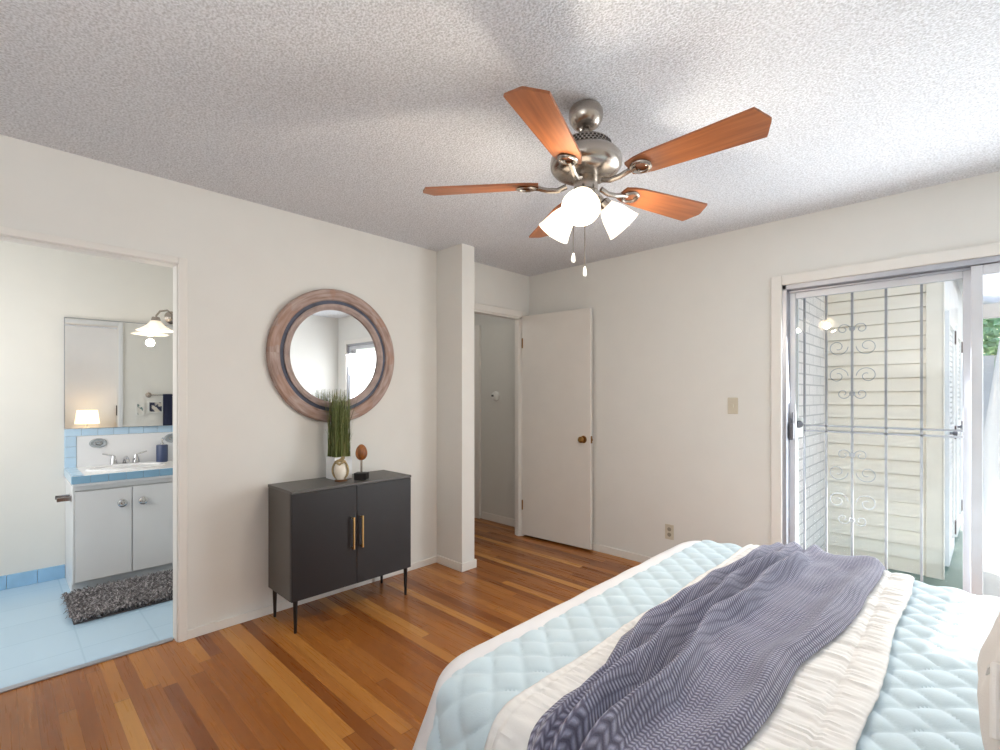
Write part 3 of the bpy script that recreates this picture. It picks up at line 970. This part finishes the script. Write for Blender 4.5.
# ------------------------------------------------------------------ bathroom things
VX0, VX1, VY0, VY1 = XBK + .002, -4.20, .338, .972
va = thing('vanity', ((VX0 + VX1) / 2, (VY0 + VY1) / 2, .004), 'white two-door bathroom vanity with a blue tile edged counter', 'vanity')
b = MB(); b.box(VX0, VX1 - .02, VY0, VY1, .075, .715); b.box(VX0, VX1 - .06, VY0 + .0, VY1, .004, .075); b.box(VX1 - .02, VX1, VY0, VY1, .685, .715)
b.box(VX1 - .02, VX1, VY0, VY0 + .012, .075, .685)
b.build('body', M['vanity_white'], va, bevel=.002)
for (y0, y1, ky) in ((VY0 + .014, .650, .596), (.655, VY1 - .004, .713)):
    b = MB(); b.box(VX1 - .018, VX1 + .002, y0, y1, .085, .676); dr = b.build('door', M['vanity_white'], va, bevel=.003)
    q = MB(); q.lathe([(0, .024), (.018, .024), (.027, .018), (.028, .012), (.012, .006), (.012, 0), (0, 0)], frame_to((1, 0, 0), (VX1 + .002, ky, .572)), 24)
    q.lathe([(.010, .028), (.016, .028), (.016, .022), (.010, .022)], frame_to((1, 0, 0), (VX1 + .002, ky, .572)), 20, closed=True)
    q.build('knob', M['chrome'], dr, smooth=True)
b = MB(); b.box(VX0, VX1 + .028, VY0 - .002, VY1 + .01, .715, .786)
ctp = b.build('countertop', M['white_gloss'], va, bevel=.004)
b = MB()
for i in range(7):
    y0 = VY0 - .008 + i * .095
    b.box(VX1 + .028, VX1 + .036, y0, min(y0 + .0935, VY1 + .01), .734, .784)
b.build('edge_tile', M['bluetile_edge'], ctp, bevel=.002)
b = MB()
b.box(VX0 + .002, VX1 + .03, VY0 - .008, VY0 - .002, .734, .7865)
for i in range(4):
    x0 = VX1 + .03 - (i + 1) * .125
    b.box(max(VX0, x0 + .001), x0 + .123, VY0 - .002, VY0 + .055, .786, .792)
b.build('border_tile', M['bluetile_pale'], ctp, bevel=.002)
# basin rim with a bowl
b = MB()
bm_ = T(-4.42, .655, 0)
b.lathe([(0, .70), (.08, .705), (.13, .74), (.15, .780), (.165, .796), (.182, .798), (.19, .788), (.19, .784)],
        bm_ @ Matrix.Diagonal((.86, 1.25, 1, 1)), 48)
b.build('basin', M['white_gloss'], va, smooth=True)
# backsplash tile
bs = thing('backsplash', (XBK, .65, .786), 'white backsplash framed by pale blue border tiles above the vanity', 'backsplash')
b = MB(); b.box(XBK, XBK + .012, .40, 1.02, .786, 1.012); b.build('white_panel', M['white_gloss'], bs, bevel=.002)
b = MB()
for i in range(3): b.box(XBK, XBK + .014, .333, .398, .788 + i * .0755, .788 + i * .0755 + .074)
for i in range(8):
    y0 = .333 + i * .093
    b.box(XBK, XBK + .014, y0, y0 + .0915, 1.014, 1.068)
b.build('border_tile', M['bluetile_pale'], bs, bevel=.002)
# faucet
fc = thing('faucet', (-4.615, .672, .79), 'chrome two-handle faucet at the back of the vanity basin', 'faucet')
FXX = -4.615
b = MB(); b.prism([(-.022, -.085), (.022, -.085), (.026, -.07), (.026, .07), (.022, .085), (-.022, .085)], 0, .014, T(FXX, .672, .786)); b.build('base_plate', M['chrome'], fc, bevel=.003)
b = MB(); b.tube([(FXX, .672, .80), (FXX + .02, .672, .835), (FXX + .06, .672, .845), (FXX + .11, .672, .83), (FXX + .12, .672, .815)], [.016, .014, .012, .011, .010], 12)
b.build('spout', M['chrome'], fc, smooth=True)
for s in (-1, 1):
    b = MB(); b.lathe([(0, 0), (.024, 0), (.022, .02), (.014, .05), (.012, .058), (0, .06)], T(FXX, .672 + s * .068, .80), 20)
    hd = b.build('handle', M['chrome'], fc, smooth=True)
    q = MB(); q.tube([(FXX, .672 + s * .068, .856), (FXX + .01, .672 + s * .10, .868), (FXX + .01, .672 + s * .135, .878)], [.007, .006, .005], 8)
    q.build('lever', M['chrome'], hd, smooth=True)


def oval(y, z, lab, nm='soap_holder'):
    r = thing(nm, (XBK + .012, y, z), lab, 'soap holder', 'wall soap holders')
    m = frame_to((1, 0, 0), (XBK + .012, y, z)) @ Matrix.Diagonal((1.45, 1, 1, 1))
    b = MB(); b.lathe([(0, 0), (.036, 0), (.036, .008), (.030, .012), (.024, .006), (0, .006)], m, 32); b.build('plate', M['grey_orn'], r, smooth=True)
    b = MB(); b.lathe([(.010, .004), (.016, .004), (.016, .012), (.010, .012)], m, 28, closed=True); b.build('ring', M['chrome'], r, smooth=True)


oval(.520, .955, 'oval grey holder on the white backsplash near the blue corner tiles')
oval(.985, .965, 'oval grey holder on the white backsplash behind the navy dispenser')
sdx, sdy = -4.60, .905
so = thing('soap_dispenser', (sdx, sdy, .786), 'navy blue pump soap dispenser beside the bathroom faucet', 'soap dispenser')
b = MB(); b.lathe([(0, 0), (.036, 0), (.039, .004), (.039, .128), (.036, .135), (.014, .137), (0, .137)], T(sdx, sdy, .786), 28); b.build('bottle', M['navy_glaze'], so, smooth=True)
b = MB(); b.lathe([(0, .135), (.014, .135), (.014, .15), (.005, .152), (.005, .18), (0, .18)], T(sdx, sdy, .786), 16)
b.tube([(sdx, sdy, .966), (sdx + .02, sdy + .0, .972), (sdx + .045, sdy, .962)], .006, 8); b.build('pump', M['chrome'], so, smooth=True)

# bathroom mirror: right side stands a little off the wall
TH = math.radians(3.3)
bmx = thing('bathroom_mirror', (XBK, .66, 1.07), 'frameless rectangular mirror above the bathroom backsplash', 'mirror')
m = T(XBK + .004, .336, 0) @ Matrix.Rotation(-TH, 4, 'Z')
b = MB(); b.box(.002, .012, 0, .72, 1.070, 1.866, m); b.build('mirror_glass', M['mirror'], bmx)
b = MB(); b.box(-.002, .0115, -.005, -.0005, 1.066, 1.870, m); b.box(-.002, .0115, -.005, .725, 1.8665, 1.871, m)
b.box(-.002, .0015, 0, .72, 1.068, 1.868, m)
b.build('backing', M['alu'], bmx)
# sconce
sc_ = thing('bathroom_sconce', (XBK, .985, 1.95), 'lit bathroom wall sconce with a flared glass shade and nickel arm', 'wall lamp')
b = MB(); b.lathe([(0, 0), (.05, 0), (.052, .008), (.03, .02), (.014, .03), (0, .03)], frame_to((1, 0, 0), (XBK, .985, 1.94)), 28); b.build('wall_plate', M['nickel'], sc_, smooth=True)
b = MB(); b.tube([(XBK + .02, .985, 1.93), (XBK + .09, .972, 1.96), (XBK + .15, .925, 1.975), (XBK + .185, .872, 1.958), (XBK + .19, .846, 1.92), (XBK + .19, .843, 1.88)], .007, 10)
b.build('arm', M['nickel'], sc_, smooth=True)
sm = T(XBK + .19, .843, 1.796)
b = MB(); b.lathe([(0, .115), (.024, .112), (.030, .095), (.032, .075), (.02, .072), (0, .072)], sm, 20); b.build('socket_cap', M['nickel'], sc_, smooth=True)
k = NT('ribbed_clear_shade')
k.set(Base_Color=lin(250, 244, 232), Roughness=.3)
k.p.inputs['Emission Color'].default_value = (1.0, .9, .76, 1); k.p.inputs['Emission Strength'].default_value = .42
k.p.inputs['Alpha'].default_value = .8
b = MB(); b.lathe([(.030, .085), (.045, .065), (.066, .042), (.095, .022), (.118, .010), (.122, .006), (.116, .007), (.092, .018), (.062, .038), (.040, .062), (.028, .080)], sm, 72,
                  wob=lambda a, z: 1 + (.05 * math.cos(12 * a) if z < .03 else 0))
b.build('glass_shade', k.m, sc_, smooth=True)
b = MB(); b.lathe([(0, .075), (.012, .07), (.022, .045), (.028, .02), (.025, .002), (.012, -.008), (0, -.010)], sm, 20); b.build('light_bulb', emit('sconce_bulb', (255, 226, 180), 8), sc_, smooth=True)
lamp('sconce_light', 'POINT', 2.2, (XBK + .19, .843, 1.735), size=.03, color=(1, .86, .68))

# paper holder on the vanity's side
th = thing('paper_holder', (-4.30, VY0 - .014, .63), 'chrome toilet paper holder on the side of the bathroom vanity', 'paper holder')
b = MB(); b.box(-4.345, -4.225, VY0 - .008, VY0 - .001, .615, .655); b.box(-4.345, -4.335, VY0 - .075, VY0 - .008, .622, .648); b.box(-4.235, -4.225, VY0 - .075, VY0 - .008, .622, .648)
b.build('bracket', M['chrome'], th, bevel=.002)
b = MB(); b.tube([(-4.336, VY0 - .062, .634), (-4.234, VY0 - .062, .634)], .010, 14); b.build('roller', M['black'], th, smooth=True)

# shaggy rug
k = NT('shag_pile')
ri = k.n('ShaderNodeNewGeometry').outputs['Random Per Island']
k.set(Base_Color=k.ramp(ri, [(0, lin(80, 78, 80)), (.4, lin(122, 118, 120)), (.75, lin(158, 154, 156)), (1, lin(190, 186, 188))]), Roughness=.95)
M['shag'] = k.m
M['rugback'] = plain('rug_backing', (90, 86, 88), .95)
rg = thing('bath_rug', (-3.92, .65, .004), 'shaggy dark grey bath rug on the pale blue floor at the vanity', 'rug')
RX0, RX1, RY0, RY1 = -4.19, -3.665, .30, 1.02
b = MB(); b.box(RX0, RX1, RY0, RY1, .004, .014); b.build('backing', M['rugback'], rg, bevel=.003)
b = MB(); rnd = random.Random(5)
for i in range(7500):
    x0, y0 = rnd.uniform(RX0, RX1), rnd.uniform(RY0, RY1)
    a = rnd.uniform(0, 2 * PI); L = rnd.uniform(.025, .048); wd = rnd.uniform(.0028, .0048)
    dx, dy = math.cos(a), math.sin(a); nx, ny = -dy * wd, dx * wd
    ps = []
    for t, zz, ww in ((0, 0, 1), (.35, .62, 1), (.75, .95, .9), (1.1, .70, .5)):
        ps += [(x0 + dx * L * t * .8 - nx * ww, y0 + dy * L * t * .8 - ny * ww, .012 + L * zz * .8), (x0 + dx * L * t * .8 + nx * ww, y0 + dy * L * t * .8 + ny * ww, .012 + L * zz * .8)]
    b.add(ps, [(0, 1, 3, 2), (2, 3, 5, 4), (4, 5, 7, 6)])
b.build('pile', M['shag'], rg)['kind'] = 'stuff'

# seen in the bathroom mirror: towel rail, towels, two small pictures
XT = XI - .012
tb = thing('towel_rail', (XT, 1.15, 1.315), 'nickel towel rail on the bathroom wall, seen in the vanity mirror', 'towel rail')
b = MB(); b.tube([(XT - .05, .905, 1.315), (XT - .05, 1.42, 1.315)], .006, 10); b.build('rail', M['nickel'], tb, smooth=True)
for y in (.915, 1.41):
    b = MB(); b.lathe([(0, 0), (.027, 0), (.027, .008), (.01, .012), (.01, .055), (0, .056)], frame_to((-1, 0, 0), (XT, y, 1.315)), 20); b.build('bracket', M['nickel'], tb, smooth=True)


def towel(y0, y1, z0, mat, lab, off):
    b = MB()

    def f(u, v):
        y = y0 + (y1 - y0) * u
        s = v * 2 - 1
        if abs(s) < .06:
            a = s / .06 * PI / 2
            return (XT - .05 + (.011 + off) * math.sin(a), y, 1.315 + (.011 + off) * math.cos(a))
        q = (abs(s) - .06) / .94
        return (XT - .05 + math.copysign(.011 + off, s) + .003 * math.sin(u * 9) * q, y, 1.315 - (1.315 - z0) * q)
    b.grid(12, 60, f)
    return tag(b.build('towel', mat, None, smooth=True, solid=.006), lab, 'towel')


towel(1.035, 1.115, .99, M['navy'], 'navy blue hand towel on the bathroom rail, seen in the mirror', 0)
towel(1.12, 1.36, 1.02, M['white_cloth'], 'white towel on the bathroom rail next to the navy one', 0)


def picture(xw, sx, y, z, wd, ht, fmat, imats, lab):
    r = thing('framed_picture', (xw, y, z), lab, 'picture')
    b = MB(); t = .012
    xa, xb = sorted((xw, xw + sx * .015))
    b.box(xa, xb, y - wd / 2, y + wd / 2, z - ht / 2, z - ht / 2 + t); b.box(xa, xb, y - wd / 2, y + wd / 2, z + ht / 2 - t, z + ht / 2)
    b.box(xa, xb, y - wd / 2, y - wd / 2 + t, z - ht / 2 + t, z + ht / 2 - t); b.box(xa, xb, y + wd / 2 - t, y + wd / 2, z - ht / 2 + t, z + ht / 2 - t)
    b.build('frame', fmat, r)
    xa, xb = sorted((xw, xw + sx * .008))
    b = MB(); b.box(xa, xb, y - wd / 2 + t, y + wd / 2 - t, z - ht / 2 + t, z + ht / 2 - t); b.build('print', imats, r)


k = NT('blotchy_print'); co = k.n('ShaderNodeTexCoord').outputs['Object']
vz = k.n('ShaderNodeTexNoise', ins={'Vector': co, 'Scale': 22.0, 'Detail': 2.0}).outputs[0]
k.set(Base_Color=k.ramp(vz, [(.44, lin(54, 58, 84)), (.54, lin(226, 220, 208))], 'EASE')); M['print_navy'] = k.m
k = NT('sprig_print'); co = k.n('ShaderNodeTexCoord').outputs['Object']
vz = k.n('ShaderNodeTexNoise', ins={'Vector': co, 'Scale': 18.0, 'Detail': 2.0}).outputs[0]
k.set(Base_Color=k.ramp(vz, [(.40, lin(100, 130, 128)), (.5, lin(238, 236, 230))], 'EASE')); M['print_sprig'] = k.m
k = NT('dark_print'); co = k.n('ShaderNodeTexCoord').outputs['Object']
vz = k.n('ShaderNodeTexNoise', ins={'Vector': co, 'Scale': 12.0, 'Detail': 2.0}).outputs[0]
k.set(Base_Color=k.ramp(vz, [(.46, lin(60, 44, 40)), (.6, lin(190, 170, 160))], 'EASE')); M['print_dark'] = k.m
picture(XT, -1, .845, 1.17, .07, .13, M['white_plastic'], M['print_sprig'], 'small white framed sprig print by the bathroom door, seen in the mirror')
picture(XT, -1, .975, 1.19, .13, .12, M['white_plastic'], M['print_navy'], 'small navy and white print under the bathroom towel rail')
picture(XH, -1, .80, 1.06, .14, .17, M['black'], M['print_dark'], 'small dark framed picture beside the headboard, seen in the bathroom mirror')

# ------------------------------------------------------------------ bed
BYC = 1.645
bed = thing('bed', (.1, BYC, 0), 'queen bed with a beige upholstered headboard under layered blue and white covers', 'bed')
b = MB(); b.box(-.86, 1.08, .92, 2.37, .33, .585); b.build('mattress', M['white_cloth'], bed, bevel=.05, seg=4)
b = MB(); b.box(-.86, 1.08, .92, 2.37, .12, .325); b.build('base', M['beige_cloth'], bed, bevel=.01)
for (xx, yy) in ((-.8, .98), (-.8, 2.3), (1.0, .98), (1.0, 2.3)):
    b = MB(); b.tube([(xx, yy, 0), (xx, yy, .125)], [.02, .028], 12); b.build('leg', M['black'], bed)
b = MB(); b.box(1.09, 1.17, .74, 2.55, .1, .93); b.build('headboard', M['beige_cloth'], bed, bevel=.03, seg=4)

ZT = .60
EX0, EX1, EY0, EY1, ERC = -.962, 1.2, .80, 2.36, .10
RB = .065; TMAX = math.radians(67)


def sd_edge(u, v):
    """signed distance outside the flat top, and outward direction"""
    cx_, cy_ = max(EX0 + ERC, min(u, 9)), max(EY0 + ERC, min(v, EY1 - ERC))
    dx, dy = u - cx_, v - cy_
    d = math.hypot(dx, dy)
    if d < 1e-9: return -ERC, (0, 0)
    return d - ERC, (dx / d, dy / d)


def cover(u, v, off=0.0, wave=0.0):
    s, g = sd_edge(u, v)
    if s <= 0: return Vector((u, v, ZT + off))
    bx, by = u - g[0] * s, v - g[1] * s
    th_ = min(s / RB, TMAX)
    h = RB * math.sin(th_); dz = RB * (1 - math.cos(th_))
    ex_ = s - RB * TMAX
    if ex_ > 0:
        h += ex_ * math.cos(TMAX); dz += ex_ * math.sin(TMAX)
        if wave:
            ph_ = (bx - by) * 17 + 3 * math.sin(5 * bx)
            h += wave * min(1, ex_ / .25) * math.sin(ph_)
    h += off * math.sin(th_)
    return Vector((bx + g[0] * h, by + g[1] * h, ZT - dz + off * math.cos(th_)))


def flatuv(x0, x1, y0, y1): return lambda a, c: (x0 + (x1 - x0) * a, y0 + (y1 - y0) * c)


# white under-sheet with its hem showing at the bed foot
U0, U1, V0, V1 = -1.42, 1.05, .30, 2.92
b = MB(); b.grid(150, 160, lambda a, c: cover(U0 + (U1 - U0) * a, V0 + (V1 - V0) * c, 0.004 + .010 * max(0, min(1, (-.917 - (U0 + (U1 - U0) * a)) / .03)) + .002 * noise.noise(Vector((a * 9, c * 30, 0))), .018))
tag(b.build('bed_sheet', M['sheet'], None, smooth=True, solid=.003), 'white sheet edge hanging over the foot of the bed below the quilt', 'bed sheet')

# pale blue diamond quilt
QP = .108


def quilt(a, c):
    u = -.945 + (1.02 + .945) * a; v = .34 + (2.90 - .34) * c
    p = (u + v) / QP; q = (u - v) / QP
    puff = (abs(math.sin(PI * p)) * abs(math.sin(PI * q))) ** .42
    e = min(a * 1.958, (1 - a) * 1.958) / .012
    off = .008 + .0135 * puff * min(1, e) + .004 * noise.noise(Vector((u * 5, v * 5, 2)))
    return cover(u, v, off, .012)


b = MB(); b.grid(300, 380, quilt)
tag(b.build('quilt', M['quilt'], None, smooth=True, solid=.004), 'pale blue diamond quilted coverlet spread over the bed', 'quilt')


# ivory ruched runner across the bed
def runner(a, c):
    v = .42 + (2.82 - .42) * c
    x0 = -.735 + .004 * math.sin(v * 13) + .003 * noise.noise(Vector((7, v * 20, 0))); x1 = -.158 + .005 * math.sin(v * 9 + 1) + .003 * noise.noise(Vector((3, v * 20, 0)))
    u = x0 + (x1 - x0) * a
    seam = abs(((u + .03) / .098) % 1 - .5) * 2            # 1 at the seams
    r1 = noise.noise(Vector((u * 9, v * 80, 5))) + .6 * noise.noise(Vector((u * 16, v * 130, 9)))
    off = .036 + .0055 * r1 * min(1, .25 + min(a, 1 - a) * 577 / 40) - .006 * max(0, seam - .78) / .22
    e = min(a, 1 - a) * .577
    off -= .005 * max(0, 1 - e / .02) ** 2
    return cover(u, v, off, .012)


b = MB(); b.grid(120, 460, runner)
tag(b.build('bed_runner', M['ruched'], None, smooth=True, solid=.006), 'ivory ruched runner laid across the bed under the dark throw', 'bed runner')


# slate blue throw: outline and folds measured on the bed
def lerp_tab(tab, y):
    if y <= tab[0][0]: return tab[0][1]
    for (y0, x0), (y1, x1) in zip(tab, tab[1:]):
        if y <= y1: return x0 + (x1 - x0) * (y - y0) / (y1 - y0)
    return tab[-1][1]


F_, CX_, HY_ = 488.0, 500.0, 396.0
SA, CA = math.sin(math.radians(44.17)), math.cos(math.radians(44.17))


def on_bed(px_, py_, z=.655):
    d = F_ * (CAM_Z - z) / (py_ - HY_); r_ = (px_ - CX_) / F_
    return ((CA * r_ - SA) * d, (SA * r_ + CA) * d)


def tabof(pts, z=.655):
    return sorted((y, x) for x, y in (on_bed(p, q, z) for p, q in pts))


TL = tabof([(774, 542), (745, 556), (713, 576), (680, 594), (650, 614), (623, 634), (606, 655), (597, 670), (565, 692), (540, 717), (527, 750)], .655)
TR = tabof([(887, 561), (864, 606), (828, 642), (800, 667), (774, 704), (742, 746)], .65)
RIDGES = [
    (tabof([(806, 549), (763, 580), (720, 612), (690, 648), (655, 690), (595, 735)], .70), .062, .019),
    (tabof([(783, 546), (735, 574), (690, 606), (640, 650), (590, 702), (545, 745)], .70), .050, .018),
    (tabof([(745, 560), (690, 590), (650, 618), (618, 650), (585, 690)], .68), .036, .020),
    (tabof([(862, 572), (800, 640), (748, 700)], .67), .020, .03),
]


def throw(a, c):
    v = .44 + (2.50 - .44) * c
    x0, x1 = lerp_tab(TL, v), lerp_tab(TR, v)
    x0 += .006 * math.sin(v * 14); x1 += .005 * math.sin(v * 11 + 2)
    u = x0 + (x1 - x0) * a
    w_ = x1 - x0
    h = .060 + .016 * noise.noise(Vector((u * 7, v * 3.6, 1))) + .010 * noise.noise(Vector((u * 15, v * 7, 4)))
    for tab, amp, wd in RIDGES:
        rx = lerp_tab(tab, v) + .008 * math.sin(v * 13)
        fade = min(1, max(.3, (v - tab[0][0] + .3) / .3)) * min(1, max(.35, (2.42 - v) / .35))
        q = (u - rx) / wd
        h += amp * fade * (math.exp(-q * q) - .38 * math.exp(-(q + 2.0) ** 2))
    h = max(h, .047)
    e = min(a, 1 - a) * w_
    h = .046 + (h - .046) * (1 - max(0, 1 - e / .035) ** 2)
    ec = (1 - c) * 1.98
    h = .046 + (h - .046) * (1 - max(0, 1 - ec / .03) ** 2)
    return cover(u, v, h, .01)


b = MB(); b.grid(150, 480, throw, lambda a, c: (a * .50, c * 2.06))
tag(b.build('throw_blanket', M['throw'], None, smooth=True, solid=.012), 'slate blue textured throw crumpled across the bed', 'throw blanket')


# pillows
def pillow_mesh(wd, ht, th_, mtx, n=36, pinch=.06):
    b = MB()
    for side_ in (1, -1):
        def f(a, c):
            x, y = a * 2 - 1, c * 2 - 1
            t = max(0, (1 - x ** 4) * (1 - y ** 4)) ** .55
            px_ = x * (1 - pinch * (y * y)) * wd / 2; py_ = y * (1 - pinch * (x * x)) * ht / 2
            wr = .006 * noise.noise(Vector((x * 3, y * 3, side_ * 4.0)))
            return mtx @ Vector((px_, py_, side_ * (th_ / 2 * t + wr * t)))
        b.grid(n, n, f)
    return b


# accent pillow leaning, its face toward the foot of the bed
PC = Vector((.140, 1.20, .905))
nrm = Vector((-.94, .0, .34)).normalized()
PM = frame_to(nrm, PC)
pw = thing('accent_pillow', tuple(PC - Vector((0, 0, .2))), 'pale grey accent pillow with white lettering propped in front of the sleeping pillows', 'pillow')
pillow_mesh(.50, .46, .20, PM).build('cushion', M['pillow'], pw, smooth=True)
b = MB()
b.tube([PM @ Vector(p) for p in ((.099, -.086, .103), (.107, -.069, .103), (.120, -.057, .103), (.135, -.066, .100), (.150, -.080, .096), (.173, -.105, .087), (.187, -.134, .077))], [.0012, .005, .006, .006, .006, .006, .006], 8)
b.build('lettering', M['white_cloth'], pw, smooth=True)['label'] = 'white raised lettering'
for (yy, lab) in ((1.24, 'white sleeping pillow near the lamp, leaning on the headboard'), (2.02, 'white sleeping pillow on the far side, leaning on the headboard')):
    m = frame_to(Vector((-.86, 0, .5)), (.86, yy, .85))
    b = pillow_mesh(.68, .44, .18, m)
    tag(b.build('sleeping_pillow', M['white_cloth'], None, smooth=True), lab, 'pillow', 'sleeping pillows')

# ------------------------------------------------------------------ bedside table and lamp (seen in the bathroom mirror)
nx_, ny_ = .95, .36
ns = thing('nightstand', (nx_, ny_, 0), 'small white nightstand beside the bed, seen in the bathroom mirror', 'nightstand')
b = MB(); b.box(nx_ - .2, nx_ + .2, ny_ - .22, ny_ + .22, .62, .645); b.build('top', M['trim'], ns, bevel=.004)
b = MB(); b.box(nx_ - .19, nx_ + .19, ny_ - .21, ny_ + .21, .38, .62); bd_ = b.build('body', M['trim'], ns, bevel=.003)
b = MB(); b.box(nx_ - .206, nx_ - .19, ny_ - .19, ny_ + .19, .41, .60); dw = b.build('drawer', M['trim'], ns, bevel=.003)
b = MB(); b.lathe([(0, .03), (.014, .028), (.016, .018), (.006, .01), (.006, 0), (0, 0)], frame_to((-1, 0, 0), (nx_ - .206, ny_, .505)), 16); b.build('knob', M['nickel'], dw, smooth=True)
for sx in (-1, 1):
    for sy in (-1, 1):
        b = MB(); b.tube([(nx_ + sx * .17, ny_ + sy * .19, 0), (nx_ + sx * .17, ny_ + sy * .19, .385)], [.013, .02], 12); b.build('leg', M['trim'], ns, smooth=True)
tl_ = thing('table_lamp', (nx_, ny_, .645), 'lit table lamp with a drum shade on the nightstand', 'lamp')
b = MB(); b.lathe([(0, 0), (.07, 0), (.072, .012), (.03, .02), (.045, .06), (.05, .10), (.03, .15), (.012, .17), (.012, .24), (0, .24)], T(nx_, ny_, .645), 28); b.build('base', M['grey_orn'], tl_, smooth=True)
k = NT('lit_fabric_shade'); k.set(Base_Color=lin(245, 232, 210), Roughness=.8)
k.p.inputs['Emission Color'].default_value = (1.0, .78, .5, 1); k.p.inputs['Emission Strength'].default_value = 1.6
b = MB(); b.lathe([(.158, .215), (.132, .43), (.129, .43), (.155, .215)], T(nx_, ny_, .645), 48, closed=True); b.build('lamp_shade', k.m, tl_, smooth=True)
b = MB(); b.lathe([(0, .24), (.014, .25), (.03, .29), (.03, .31), (.02, .335), (0, .34)], T(nx_, ny_, .645), 20); b.build('light_bulb', emit('lamp_bulb', (255, 214, 160), 25), tl_, smooth=True)
